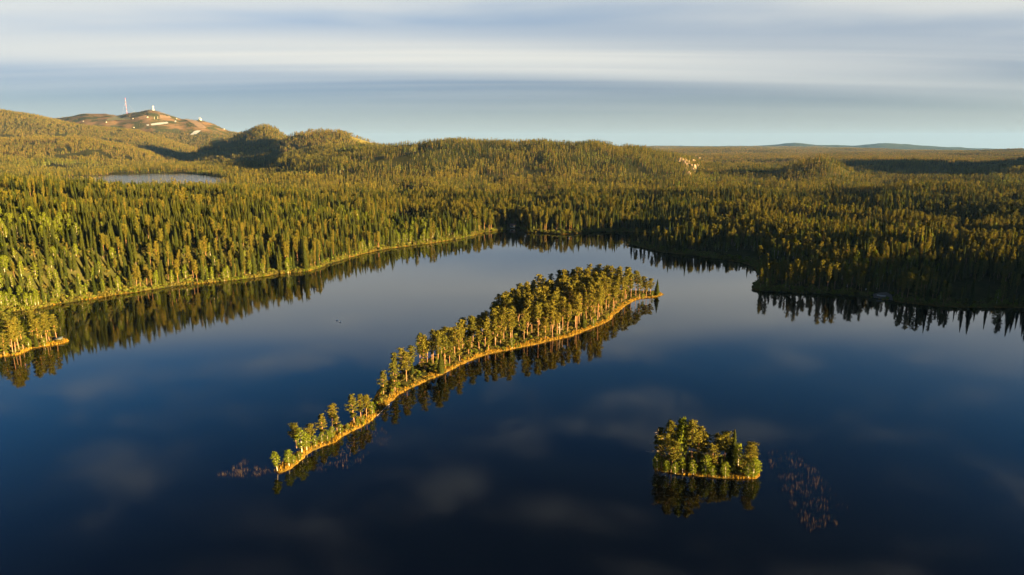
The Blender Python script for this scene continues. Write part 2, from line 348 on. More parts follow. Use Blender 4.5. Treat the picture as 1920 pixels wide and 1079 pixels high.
def height(X, Y, sd=None):
    X = np.asarray(X, float); Y = np.asarray(Y, float)
    if sd is None: sd = -poly_sd(X, Y, lake)
    r = np.hypot(X, Y); c = np.where(Y > 60, col_of(X, Y), np.where(X > 0, 9000.0, -9000.0))
    base = 3.0 + 9.0 * fbm(X / 260, Y / 260, 11) * sstep(0, 150, sd) + sstep(2500, 6000, r) * (55 * (fbm(X / 1400, Y / 650, 21, 4) - 0.46)) + 10 * sstep(900, 2500, r) * (fbm(X / 500, Y / 500, 31) - 0.4)
    hs = [np.maximum(base, 0.5)]
    # near hillside on the left shore
    zc = np.maximum(z_at(np.interp(c, [p[0] for p in A_pts], [p[1] for p in A_pts]), np.interp(c, [p[0] for p in A_pts], A_Y)) - 16, 0)
    yc = np.interp(c, [p[0] for p in A_pts], A_Y); d = Y - yc
    hs.append(24.0 * (1 - np.exp(-np.maximum(sd, 0) / 16.0)) * np.exp(-(np.maximum(sd, 0) / 130.0) ** 2) * sstep(620, 420, c) * (Y < 1000))      # steep bank
    hs.append(zc * (1 - np.exp(-np.maximum(sd, 0) / 34.0)) * np.where(d < 0, 1, np.exp(-(d / 430.0) ** 2)) * (0.92 + 0.16 * fbm(X / 90, Y / 90, 41)))
    hs.append(ridge(X, Y, [(430, 340), (490, 318), (530, 290), (570, 270), (610, 262), (650, 259), (700, 257), (800, 254), (900, 258), (1000, 259), (1080, 263), (1150, 271), (1220, 280), (1280, 293), (1310, 304), (1340, 330), (1360, 345)], 2000, 330, 650))
    hs.append(ridge(X, Y, [(1400, 345), (1430, 330), (1470, 319), (1500, 306), (1535, 293), (1555, 290), (1580, 298), (1610, 315), (1650, 338), (1680, 355)], 1650, 130, 170, 11))
    hs.append(ridge(X, Y, [(1420, 420), (1500, 390), (1580, 366), (1640, 351), (1700, 343), (1800, 350), (1920, 366), (2100, 385), (2400, 400)], 1060, 330, 170, 14))
    hs.append(ridge(X, Y, [(1700, 0), (1850, 10), (1990, 45), (2150, 95), (2400, 130), (2900, 120)], 1950, 420, 500, absz=True))
    hs.append(ridge(X, Y, [(-900, 250), (-200, 256), (0, 258), (100, 256), (160, 257), (220, 268), (280, 282), (310, 300), (330, 330)], 3150, 520, 500))
    hs.append(ridge(X, Y, [(-900, 170), (-300, 185), (0, 205), (60, 214), (120, 224), (200, 236), (260, 245), (310, 258), (360, 276), (420, 300)], 4300, 700, 700))
    hs.append(ridge(X, Y, [(60, 225), (112, 220), (150, 216), (165, 213.5), (205, 213), (225, 217), (240, 214), (262, 210.5), (285, 206), (300, 208), (320, 214), (340, 221), (380, 225), (400, 230), (430, 243), (445, 247), (520, 262), (600, 285), (700, 330)], 5600, 750, 1500, 4))
    hs.append(ridge(X, Y, [(330, 300), (400, 268), (435, 262), (460, 250), (480, 241), (500, 236.5), (517, 241), (532, 253), (560, 272), (600, 290), (660, 330)], 3300, 480, 300, 10))
    hs.append(ridge(X, Y, [(430, 320), (500, 285), (535, 260), (560, 251), (580, 246.5), (610, 243), (640, 247.5), (662, 256), (700, 266), (760, 285), (840, 330)], 2800, 300, 300, 10))
    hs.append(ridge(X, Y, [(1250, 276), (1350, 276.5), (1430, 274), (1460, 271.5), (1490, 267.5), (1530, 272), (1600, 273), (1660, 268.5), (1700, 271), (1760, 275), (1860, 279), (1920, 283), (2100, 287)], 17000, 1600, 3000, -20 - fdrop(np.full(X.shape, 17000.0), c)))
    hs.append(46.0 * np.exp(-((X - 530) / 110) ** 2 - ((Y - 270) / 115) ** 2))     # unseen rise, added out of frame to cast shade on the right shore
    h = sum(np.maximum(a, 0) ** 3 for a in hs) ** (1 / 3)
    h = h + (fbm(X / 120, Y / 120, 51) - 0.5) * 8 * sstep(20, 200, sd) + (fbm(X / 330, Y / 330, 53) - 0.5) * 38 * sstep(800, 1600, r)
    h = h + sstep(4500, 5000, Y) * sstep(7500, 6500, Y) * sstep(60, 140, h) * 34 * (fbm(X / 260, Y / 260, 57, 5) - 0.5)
    # second lake basin
    m = (r > 1000) & (r < 3000)
    if m.any():
        sp_ = np.full(X.shape, -1e4); sp_[m] = poly_sd(X[m], Y[m], pond)
        dp = -sp_
        lim = POND_Z + np.where(dp > 0, 0.3 + 0.055 * dp ** 1.12, np.maximum(dp, -3.0) * 0.4 + 0.3)
        h = np.where(m, np.minimum(h, lim), h)
        h = np.where(m & (dp > 0), np.maximum(h, POND_Z + 0.4 + 0 * h) * sstep(400, 0, dp) + h * (1 - sstep(400, 0, dp)), h)
    bank = np.where(sd > 0, 0.15 + 0.22 * np.minimum(sd, 4.0), np.maximum(sd * 0.35, -2.5))
    h = np.where(sd < 30, bank + np.maximum(h - 1.0, 0) * sstep(1, 30, sd) ** 0.8, h)
    h = np.where(sd < 0, np.minimum(bank, 0), h)
    h = h - r * r / (2 * 7.4e6) * sstep(2000, 5000, r)
    h = h - fdrop(r, c)
    return h

def pick(px, py, y0=150.0, y1=20000.0, off=0.0):
    """where the ray through a photo pixel meets the ground"""
    xv, yv = (px - 960.0) / FPX, (py - 539.5) / FPX
    d = np.array([xv, cp - yv * sp, -sp - yv * cp])
    t = np.geomspace(y0, y1, 900) / d[1]; P = np.array([0, 0, CAMH])[None] + t[:, None] * d[None]
    hz = height(P[:, 0], P[:, 1]) + off
    k = np.nonzero(P[:, 2] < hz)[0]
    if len(k) == 0: k = [int(np.argmin(P[:, 2] - hz))]
    i = k[0]; q = P[i].copy(); q[2] = hz[i] - off; return q

# ------------------------------------------------------------------ terrain mesh
def build_terrain():
    na = 760; th = np.concatenate([np.linspace(R(-66), R(-40), 90)[:-1], np.linspace(R(-40), R(40), na - 180), np.linspace(R(40), R(115), 92)[1:]])
    rr = np.concatenate([np.geomspace(215, 1000, 230), np.geomspace(1000, 6000, 190)[1:], np.geomspace(6000, 34000, 90)[1:]])
    A, Q = np.meshgrid(th, rr, indexing='ij'); X, Y = np.sin(A) * Q, np.cos(A) * Q
    sd = -poly_sd(X, Y, lake); Z = height(X, Y, sd)
    r = Q; far = sstep(9000, 13000, r)
    Z = Z + far * 14 * (fbm(X / 260, Y / 160, 61, 3) - 0.5)
    V = np.stack([X, Y, Z], -1).reshape(-1, 3); nr = len(rr)
    idx = np.arange(na * nr).reshape(na, nr)
    F = np.stack([idx[:-1, :-1], idx[1:, :-1], idx[1:, 1:], idx[:-1, 1:]], -1).reshape(-1, 4)
    keep = (sd.reshape(-1)[F].max(1) > -14); F = F[keep][:, ::-1]
    used = np.unique(F); mp = np.zeros(len(V), int); mp[used] = np.arange(len(used)); V2 = V[used]; F = mp[F]
    me = mk_mesh('terrain', V2, F, [M_ground], smooth=True)
    c = col_of(X, Y)
    att = {'far_wood': far, 'fell': sstep(4550, 5000, Y) * sstep(70, 130, c) * sstep(470, 430, c) * sstep(120, 190, Z) * (Y < 7500),
           'bog': bog_mask(X, Y), 'bank': sstep(5, 2, sd) * sstep(-3, 0.2, sd) * sstep(0.48, 0.68, fbm(X / 25, Y / 25, 19))}
    for k, v in att.items():
        a = me.attributes.new(k, 'FLOAT', 'POINT'); a.data.foreach_set('value', v.reshape(-1)[used].astype(np.float32))
    o = link('terrain', me); tag(o, 'rolling forested ground and hills around the lake', kind='structure')
BOGS = []
def bog_mask(X, Y):
    m = np.zeros(X.shape)
    for cx, cy, a, b in BOGS: m = np.maximum(m, sstep(1.15, 0.8, np.hypot((X - cx) / a, (Y - cy) / b)))
    return m
for (px, py, y0, a, b) in [(755, 277, 1500, 110, 60), (690, 268, 2300, 70, 80), (1045, 439.5, 600, 30, 6)]:
    q = pick(px, py, y0); BOGS.append((q[0], q[1], a, b))
build_terrain()

# water sheets
def disc(name, cx, cy, rad, z, mat, label, k=96):
    th = np.arange(k) * 2 * math.pi / k
    V = np.stack([cx + rad * np.cos(th), cy + rad * np.sin(th), np.full(k, z)], 1); V = np.concatenate([V, [[cx, cy, z]]])
    F = np.array([(i, (i + 1) % k, k) for i in range(k)])
    tag(link(name, mk_mesh(name, V, F, [mat])), label, kind='structure')
disc('lake_water', 0, 0, 1150, 0.0, M_water, 'calm dark blue lake mirroring sky and forest')
pc = pond.mean(0)
def pond_sheet():
    n = len(pond); V = np.concatenate([np.c_[pc + (pond - pc) * 1.06, np.full(n, POND_Z)], [[pc[0], pc[1], POND_Z]]])
    F = np.array([(i, (i + 1) % n, n) for i in range(n)])
    me = mk_mesh('pond_water', V, F, [M_ripple]); tag(link('pond_water', me), 'small pale lake lying behind the forested hillside', kind='structure')
pond_sheet()

# ------------------------------------------------------------------ islands
isl_px = [(513, 884), (521, 887), (536, 884), (549, 876), (570, 859), (585, 846), (605, 838), (630, 830), (641, 821), (666, 806), (690, 795), (703, 782), (728, 759),
          (740, 748), (766, 730), (797, 716), (836, 699), (872, 681), (914, 665), (952, 657), (1000, 647), (1017, 643), (1056, 635), (1085, 626), (1115, 614), (1140, 603),
          (1156, 588), (1173, 574), (1192, 563), (1212, 559), (1231, 557), (1243, 552.5), (1236, 549), (1222, 548), (1192, 547), (1150, 545), (1110, 545), (1070, 550),
          (1020, 562), (975, 580), (940, 600), (900, 626), (860, 646), (815, 668), (770, 691), (735, 710), (710, 732), (697, 756), (679, 777), (655, 795), (620, 814), (590, 829),
          (560, 846), (535, 864), (517, 877)]
small_px = [(1223, 872), (1227, 881), (1249, 886), (1283, 891), (1317, 893.5), (1352, 896), (1386, 898), (1415, 898.5), (1423, 892), (1423, 880), (1412, 868), (1380, 860), (1340, 855), (1290, 853),
            (1250, 857), (1229, 864)]
spit_px = [(-260, 700), (-120, 683), (-40, 674), (0, 669.5), (14, 667.5), (32, 667), (44, 662.5), (59, 654), (74, 651), (95, 648), (111, 646), (125, 642), (129, 639.5), (118, 635), (90, 634),
           (50, 638), (0, 646), (-60, 652), (-160, 665), (-260, 680)]
def island(name, pxs, label, seed, hmax):
    P = np.array([on_plane(*p)[:2] for p in pxs]); P = densify(P, 2.5, 0.16, seed)
    lo, hi = P.min(0) - 6, P.max(0) + 6; st = 0.8
    xs, ys = np.arange(lo[0], hi[0], st), np.arange(lo[1], hi[1], st)
    X, Y = np.meshgrid(xs, ys, indexing='ij'); sd = poly_sd(X, Y, P)
    sd = sd + (fbm(X / 2.0, Y / 2.0, seed, 3) - 0.5) * 1.3
    def hf(X, Y, sd): return np.where(sd > 0, 0.05 + hmax * (1 - np.exp(-sd / 5.0)) + 0.5 * (fbm(X / 4, Y / 4, seed + 5) - 0.4) * sstep(0.3, 4, sd), np.maximum(sd * 0.3, -1.3))
    Z = hf(X, Y, sd); V = np.stack([X, Y, Z], -1).reshape(-1, 3); n, m = X.shape; idx = np.arange(n * m).reshape(n, m)
    F = np.stack([idx[:-1, :-1], idx[1:, :-1], idx[1:, 1:], idx[:-1, 1:]], -1).reshape(-1, 4)
    F = F[sd.reshape(-1)[F].max(1) > -4]; used = np.unique(F); mp = np.zeros(len(V), int); mp[used] = np.arange(len(used))
    me = mk_mesh(name, V[used], mp[F], [M_ground], smooth=True)
    for k, v in {'far_wood': 0 * sd, 'fell': 0 * sd, 'bog': 0 * sd, 'bank': sstep(3.4, 1.2, sd + 3.0 * (fbm(X / 5, Y / 5, seed + 9) - 0.45)) * sstep(-1.0, 0.05, sd)}.items():
        a = me.attributes.new(k, 'FLOAT', 'POINT'); a.data.foreach_set('value', v.reshape(-1)[used].astype(np.float32))
    tag(link(name, me), label, kind='structure')
    return P, lambda X, Y: hf(np.asarray(X, float), np.asarray(Y, float), poly_sd(np.asarray(X, float), np.asarray(Y, float), P))
ISL, isl_h = island('island', isl_px, 'long narrow island with a golden grassy edge', 1, 1.3)
SML, sml_h = island('islet', small_px, 'small round islet crowded with pines', 2, 0.9)
SPT, spt_h = island('headland', spit_px, 'low wooded headland reaching in from the frame edge', 3, 1.0)

# ------------------------------------------------------------------ tree shapes
def tri_cloud(rng, C, rad, n, size, out=0.55, flat=0.7):
    """n loose triangles on an ellipsoid shell round C"""
    d = rng.normal(size=(n, 3)); d /= np.linalg.norm(d, axis=1)[:, None]
    rad = np.asarray(rad, float) * np.array([1, 1, flat]) if np.ndim(rad) == 0 else np.asarray(rad)
    p = C + d * rad * rng.uniform(0.55, 1.05, (n, 1))
    nn = d * out + rng.normal(size=(n, 3)) * (1 - out) * 0.7 + np.array([0, 0, 0.15]); nn /= np.linalg.norm(nn, axis=1)[:, None]
    a = np.cross(nn, rng.normal(size=(n, 3))); a /= np.linalg.norm(a, axis=1)[:, None] + 1e-9; b = np.cross(nn, a)
    s = size * rng.uniform(0.6, 1.35, (n, 1)); k = rng.uniform(-0.35, 0.35, (n, 1))
    v0, v1, v2 = p + a * s * 0.62, p - a * s * 0.55 + b * s * 0.45, p + a * s * k - b * s * 0.6
    return np.stack([v0, v1, v2], 1).reshape(-1, 3), np.arange(3 * n).reshape(-1, 3)
def trunk_tube(mb, rng, H, r0, r1, k, bend=0.02, seg=5):
    z = np.linspace(-0.4, H, seg); ph = rng.uniform(0, 6.28); b = H * bend
    pts = np.stack([b * np.sin(z / H * 2.2 + ph) - b * math.sin(ph), b * np.cos(z / H * 1.7 + ph) - b * math.cos(ph), z], 1)
    mb.tube(pts, np.interp(z, [0, H], [r0, r1]), k, cap=False)
    return lambda zz: np.array([np.interp(zz, z, pts[:, 0]), np.interp(zz, z, pts[:, 1]), zz])
def make_pine(seed, lod, form):
    rng = np.random.default_rng(seed); T, C = MB(), MB()
    H = 17.0
    ax = trunk_tube(T, rng, H * 0.96, 0.17 if lod < 2 else 0.25, 0.05, 6 if lod == 0 else 3, 0.016, 6 if lod == 0 else 3)
    c0, Rm = {'tall': (0.42, 2.9), 'slim': (0.32, 2.2), 'round': (0.38, 3.5), 'full': (0.18, 3.0), 'flat': (0.52, 3.5)}[form]
    n = {0: 36, 1: 10, 2: 5}[lod]
    for i in range(n):
        t = (i + rng.uniform(0, 1)) / n; z = H * (c0 + (1.0 - c0) * t)
        prof = math.sqrt(max(0.05, 1 - (max(0, (t - 0.45)) / 0.58) ** 2)) * (0.45 + 0.55 * min(1, t / 0.35)) * (0.72 + 0.28 * math.sin(i * 1.7 + seed))
        a = i * 2.4 + rng.uniform(-0.6, 0.6); r = Rm * prof * rng.uniform(0.45, 0.85) * (0.15 if i == n - 1 else 1)
        q = ax(min(z, H * 0.95)); ctr = q + np.array([r * math.cos(a), r * math.sin(a), 0.12 * r + rng.uniform(-0.2, 0.2)])
        cs = Rm * rng.uniform(0.28, 0.48) * (0.8 + 0.2 * prof) * {0: 1, 1: 1.25, 2: 1.6}[lod]
        if lod == 0:
            for e in (0.5, 0.8, 1.08):
                pc_ = q + (ctr - q) * e + rng.normal(0, 0.12, 3) * Rm * 0.6
                C.add(*tri_cloud(rng, pc_, cs * rng.uniform(0.5, 0.85), 22, 0.44, 0.5, 0.5))
        else: C.add(*tri_cloud(rng, ctr, cs, {1: 11, 2: 7}[lod], {1: 1.3, 2: 2.1}[lod], 0.6, 0.62))
        if lod == 0: T.tube([q - np.array([0, 0, 0.25 * r]), ctr], [0.06, 0.025], 3, cap=False)
    if lod == 0:
        for i in range(5):                                   # dead lower branches
            z = H * rng.uniform(0.08, c0); a = rng.uniform(0, 6.28); q = ax(z); l = rng.uniform(0.6, 1.5)
            T.tube([q, q + np.array([l * math.cos(a), l * math.sin(a), rng.uniform(-0.3, 0.2)])], [0.045, 0.015], 3, cap=False)
    return T, C
def make_spruce(seed, lod, form):
    rng = np.random.default_rng(seed); T, C = MB(), MB()
    H = 18.0; Rb = {'narrow': 1.75, 'wide': 2.35, 'spire': 1.35, 'young': 2.2}[form]
    trunk_tube(T, rng, H * 0.97, 0.2, 0.03, 5 if lod == 0 else 3, 0.004, 3)
    Lv, nb = {0: (30, 8), 1: (11, 6), 2: (6, 5)}[lod]; z0 = {'narrow': 0.07, 'wide': 0.04, 'spire': 0.12, 'young': 0.02}[form]
    for i in range(Lv):
        t = i / Lv; z = H * (z0 + (1 - z0) * t)
        r = (Rb * (1 - t) ** 0.8 * rng.uniform(0.78, 1.18) + 0.12) * (min(1, 0.65 + t * 3.0))
        a0 = rng.uniform(0, 6.28)
        for k in range(nb):
            a = a0 + k * 6.283 / nb + rng.uniform(-0.3, 0.3); rr = r * rng.uniform(0.7, 1.2); dz = H / Lv
            ca, sa = math.cos(a), math.sin(a); wv = rr * (0.42 if lod == 0 else 0.62) * np.array([-sa, ca, 0])
            base = np.array([0.05 * ca, 0.05 * sa, z + 0.30 * rr + dz * 0.4]); tip = np.array([rr * ca, rr * sa, z - 0.22 * rr])
            mid = np.array([0.62 * rr * ca, 0.62 * rr * sa, z + 0.02 * rr - 0.1])
            ls, rs = mid + wv - [0, 0, 0.16 * rr + 0.1], mid - wv - [0, 0, 0.16 * rr + 0.1]
            C.add([base, ls, tip, rs], [(0, 1, 2), (0, 2, 3)])
            if lod == 0:                                     # hanging twigs
                h = mid - [0, 0, rng.uniform(0.45, 0.8)]
                C.add([base * 0.4 + mid * 0.6, tip, h], [(0, 1, 2)])
    return T, C
def make_birch(seed, lod, form):
    rng = np.random.default_rng(seed); T, C = MB(), MB()
    H = 11.0
    ax = trunk_tube(T, rng, H * 0.9, 0.14 if lod < 2 else 0.2, 0.03, 5 if lod == 0 else 3, 0.02, 5)
    c0, Rm = {'slim': (0.25, 1.5), 'round': (0.22, 2.2), 'low': (0.06, 2.0)}[form]
    n = {0: 24, 1: 9, 2: 5}[lod]
    for i in range(n):
        t = (i + rng.uniform(0, 1)) / n; z = H * (c0 + (0.97 - c0) * t)
        prof = math.sin(math.pi * min(1, (t * 0.86 + 0.14))) ** 0.7
        a = i * 2.4 + rng.uniform(-0.5, 0.5); r = Rm * prof * rng.uniform(0.4, 0.8)
        q = ax(min(z, H * 0.88)); ctr = np.array([q[0] + r * math.cos(a), q[1] + r * math.sin(a), z + 0.2 * r])
        cs = Rm * rng.uniform(0.34, 0.5) * {0: 1, 1: 1.25, 2: 1.6}[lod]
        C.add(*tri_cloud(rng, ctr, cs, {0: 30, 1: 11, 2: 7}[lod], {0: 0.5, 1: 1.05, 2: 1.7}[lod], 0.5, 0.9))
        if lod == 0: T.tube([q - np.array([0, 0, 0.5 * r]), ctr], [0.04, 0.015], 3, cap=False)
    return T, C
KINDS = {
    'pine': (make_pine, ['tall', 'slim', 'round', 'full', 'flat', 'tall', 'slim', 'round'], M_pbark, M_pine),
    'spruce': (make_spruce, ['narrow', 'wide', 'spire', 'narrow', 'spire', 'young'], M_sbark, M_spruce),
    'birch': (make_birch, ['slim', 'round', 'low', 'round'], M_bbark, M_birch)}
PART, PROTO = {}, {}                      # PART[kind] = [(trunk mesh, crown mesh, form)];  PROTO[kind, lod] = collection
def joined(name, T, C, mb, mc):
    Vt, Ft = T.arr(); Vc, Fc = C.arr()
    return mk_mesh(name, np.concatenate([Vt, Vc]), np.concatenate([Ft, Fc + len(Vt)]), [mb, mc], np.r_[np.zeros(len(Ft), int), np.ones(len(Fc), int)])
def proto_col(name, meshes):
    c = bpy.data.collections.new(name)
    for i, me in enumerate(meshes): c.objects.link(bpy.data.objects.new('%s_%02d' % (name, i), me))
    return c
for kd, (fn, forms, mb, mc) in KINDS.items():
    PART[kd] = []; lod0 = []; lod1 = []
    for i, f in enumerate(forms):
        T, C = fn(100 + i * 7, 0, f)
        PART[kd].append((T.mesh(kd + '_trunk', mb, True), C.mesh(kd + '_crown', mc), f)); lod0.append(joined(kd + '_whole', T, C, mb, mc))
        T, C = fn(300 + i * 7, 1, f); lod1.append(joined(kd + '_mid', T, C, mb, mc))
    PROTO[kd, 0] = proto_col(kd + '_near', lod0); PROTO[kd, 1] = proto_col(kd + '_mid', lod1)
def stand(seed, n, size, lod, mixk):
    """a patch of wood: n small trees"""
    rng = np.random.default_rng(seed); Vs, Fs, Ms, o = [], [], [], 0
    for i in range(n):
        kd = rng.choice(['pine', 'spruce', 'birch'], p=mixk); fn, forms, _, _ = KINDS[kd]
        T, C = fn(int(rng.integers(1e6)), lod, forms[rng.integers(len(forms))])
        s = rng.uniform(0.6, 1.05); a = rng.uniform(0, 6.28); g = int(math.ceil(math.sqrt(n)))
        off = np.array([((i % g) + rng.uniform(0.1, 0.9)) / g - 0.5, ((i // g) + rng.uniform(0.1, 0.9)) / g - 0.5, 0]) * size
        for mbd, mi in ((T, {'pine': 0, 'spruce': 0, 'birch': 0}[kd]), (C, {'pine': 1, 'spruce': 2, 'birch': 3}[kd])):
            V, F = mbd.arr(); V = V * s; ca, sa = math.cos(a), math.sin(a)
            V = np.stack([V[:, 0] * ca - V[:, 1] * sa, V[:, 0] * sa + V[:, 1] * ca, V[:, 2]], 1) + off
            Vs.append(V); Fs.append(F + o); Ms.append(np.full(len(F), mi)); o += len(V)
    return mk_mesh('stand', np.concatenate(Vs), np.concatenate(Fs), [M_pbark, M_pine, M_spruce, M_birch], np.concatenate(Ms))
PROTO['stand', 2] = proto_col('stand', [stand(500 + i, 5, 18, 2, [0.34, 0.62, 0.04]) for i in range(8)])
PROTO['stand', 3] = proto_col('stand_far', [stand(600 + i, 22, 48, 2, [0.32, 0.65, 0.03]) for i in range(6)])

# ------------------------------------------------------------------ scatter
def scatter_group(col):
    ng = bpy.data.node_groups.new('scatter_' + col.name, 'GeometryNodeTree')
    ng.interface.new_socket('Geometry', in_out='INPUT', socket_type='NodeSocketGeometry')
    ng.interface.new_socket('Geometry', in_out='OUTPUT', socket_type='NodeSocketGeometry')
    N, L = ng.nodes, ng.links
    gi, go = N.new('NodeGroupInput'), N.new('NodeGroupOutput'); ip = N.new('GeometryNodeInstanceOnPoints')
    ci = N.new('GeometryNodeCollectionInfo'); ci.inputs['Collection'].default_value = col
    ci.inputs['Separate Children'].default_value = True; ci.inputs['Reset Children'].default_value = True
    def att(nm, tp):
        a = N.new('GeometryNodeInputNamedAttribute'); a.data_type = tp; a.inputs['Name'].default_value = nm; return a.outputs['Attribute']
    L.new(gi.outputs[0], ip.inputs['Points']); L.new(ci.outputs[0], ip.inputs['Instance']); ip.inputs['Pick Instance'].default_value = True
    L.new(att('idx', 'INT'), ip.inputs['Instance Index']); L.new(att('rot', 'FLOAT_VECTOR'), ip.inputs['Rotation']); L.new(att('scl', 'FLOAT_VECTOR'), ip.inputs['Scale'])
    L.new(ip.outputs[0], go.inputs[0]); return ng
NG = {}
def forest(name, key, P, scl, rot, idx, label, cat='forest'):
    if len(P) == 0: return
    me = bpy.data.meshes.new(name); me.vertices.add(len(P)); me.vertices.foreach_set('co', P.astype(np.float32).ravel())
    a = me.attributes.new('idx', 'INT', 'POINT'); a.data.foreach_set('value', idx.astype(np.int32))
    a = me.attributes.new('rot', 'FLOAT_VECTOR', 'POINT'); a.data.foreach_set('vector', np.stack([0 * rot, 0 * rot, rot], 1).astype(np.float32).ravel())
    a = me.attributes.new('scl', 'FLOAT_VECTOR', 'POINT'); a.data.foreach_set('vector', scl.astype(np.float32).ravel())
    o = link(name, me); md = o.modifiers.new('scatter', 'NODES')
    if key not in NG: NG[key] = scatter_group(PROTO[key])
    md.node_group = NG[key]; tag(o, label, cat, kind='stuff'); print('FOREST', name, len(P)); return o

# what ground can be seen at all (so nothing is planted behind hills)
UB = np.linspace(-1.25, 1.25, 260); YB = np.geomspace(180, 16000, 420)
uu, yy = np.meshgrid(UB, YB, indexing='ij'); hh = height(uu * yy, yy); el = (hh - CAMH) / yy
cm = np.maximum.accumulate(el, 1); cm = np.concatenate([np.full((len(UB), 1), -9.0), cm[:, :-1]], 1)
def seen(X, Y, Z, top=18.0, marg=0.004):
    ui = np.clip(np.searchsorted(UB, X / Y), 0, len(UB) - 1); yi = np.clip(np.searchsorted(YB, Y) - 2, 0, len(YB) - 1)
    return (Z + top - CAMH) / Y > cm[ui, yi] - marg
def jitter(s, y0, y1, umax_l, umax_r, rng):
    xs = np.arange(-umax_l * y1, umax_r * y1, s); ys = np.arange(y0, y1, s); X, Y = np.meshgrid(xs, ys)
    X = (X + rng.uniform(-0.48, 0.48, X.shape) * s).ravel(); Y = (Y + rng.uniform(-0.48, 0.48, Y.shape) * s).ravel()
    m = (X > -umax_l * Y - 40) & (X < umax_r * Y + 160) & (Y > y0) & (Y < y1); return X[m], Y[m]
EXCL = []                                 # polygons kept free of trees
ROCK_C = pick(1288, 312, 1400)
def kinds_for(X, Y, sd, rng):
    c = col_of(X, Y); n = fbm(X / 70, Y / 70, 71); n2 = fbm(X / 160, Y / 160, 73); u = rng.uniform(size=X.shape)
    left = sstep(700, 500, c) * (Y < 900)
    p_spruce = np.clip(0.56 + 1.3 * (n - 0.5) + 0.28 * left - 0.22 * sstep(1250, 1450, c) * (Y < 900), 0.06, 0.9)
    p_birch = 0.035 + 0.20 * sstep(16, 5, sd) * left + 0.05 * sstep(16, 6, sd) + 0.60 * sstep(230, 60, c) * (Y < 640) * sstep(0.33, 0.5, n2) + 0.40 * sstep(0.56, 0.70, n2)
    k = np.where(u < p_birch, 2, np.where(u < p_birch + (1 - p_birch) * p_spruce, 1, 0)); return k

rng = np.random.default_rng(7)
NEAR = {0: [], 1: [], 2: []}              # rows: x y z scale variant rot sd
def near_trees():
    X, Y = jitter(4.4, 200, 1050, 0.95, 1.0, rng)
    Xb, Yb = rng.uniform(375, 820, 5200), rng.uniform(-120, 480, 5200); mb_ = Xb > Yb + 160; X, Y = np.r_[X, Xb[mb_]], np.r_[Y, Yb[mb_]]  # out-of-frame trees, added to the unseen rise for its shadow
    Xc, Yc_ = jitter(6.5, 250, 620, 0.95, -0.2, rng); sc_ = -poly_sd(Xc, Yc_, lake); mc_ = (sc_ > 2) & (sc_ < 110); X, Y = np.r_[X, Xc[mc_]], np.r_[Y, Yc_[mc_]]; sd = -poly_sd(X, Y, lake)
    m = sd > 0.5; X, Y, sd = X[m], Y[m], sd[m]
    dens = fbm(X / 45, Y / 45, 81); m = (dens > 0.36) & (rng.uniform(size=X.shape) < 0.93) & (bog_mask(X, Y) < 0.5)
    for pl in EXCL: m &= poly_sd(X, Y, pl) < 0
    X, Y, sd = X[m], Y[m], sd[m]; Z = height(X, Y, sd); m = seen(X, np.maximum(Y, 1), Z, 24, 0.02) | (X > Y * 0.9); X, Y, Z, sd = X[m], Y[m], Z[m], sd[m]
    k = kinds_for(X, Y, sd, rng); big = 0.78 + 0.9 * (fbm(X / 50, Y / 50, 91) - 0.45)
    s = big * rng.uniform(0.66, 1.22, X.shape); s = np.where(rng.uniform(size=X.shape) < 0.14, s * 0.55, s); s = np.where(k == 2, s * np.where(sd < 14, 0.95, 1.1), s)
    for q in range(3):
        mm = k == q; nv = len(PART[['pine', 'spruce', 'birch'][q]])
        NEAR[q].append(np.stack([X[mm], Y[mm], Z[mm] - 0.1, s[mm], rng.integers(0, nv, mm.sum()), rng.uniform(0, 6.28, mm.sum()), sd[mm]], 1))
def mid_trees():
    X, Y = jitter(6.3, 1050, 2500, 0.92, 1.0, rng); Z = height(X, Y); m = seen(X, Y, Z, 18, 0.006)
    m &= (fbm(X / 60, Y / 60, 82) > 0.39) & (bog_mask(X, Y) < 0.4) & (poly_sd(X, Y, pond) < -6)
    m &= ~((np.hypot((X - ROCK_C[0]) / 45, (Y - ROCK_C[1]) / 60) < 1) & (rng.uniform(size=X.shape) < 0.7))
    X, Y, Z = X[m], Y[m], Z[m]; k = kinds_for(X, Y, np.full(X.shape, 99.0), rng)
    s = (0.76 + 1.0 * (fbm(X / 80, Y / 80, 92) - 0.45)) * rng.uniform(0.55, 1.25, X.shape)
    wd = np.where(k == 0, 0.74, 1.0); sc = np.stack([s * wd, s * wd, s], 1); P = np.stack([X, Y, Z - 0.2], 1); rot = rng.uniform(0, 6.28, X.shape)
    for q, kd in enumerate(('pine', 'spruce', 'birch')):
        mm = k == q; idx = rng.integers(0, len(PART[kd]), mm.sum()); sq = sc[mm] * (1.1 if q == 2 else 1)
        forest({'pine': 'pine_forest', 'spruce': 'spruce_forest', 'birch': 'birch_woods'}[kd], (kd, 1), P[mm], sq, rot[mm], idx,
               {'pine': 'sunlit pine forest covering the plain and hill beyond the far shore', 'spruce': 'dark spruces mixed through the forest beyond the far shore',
                'birch': 'pale green birches scattered through the forest beyond the far shore'}[kd])
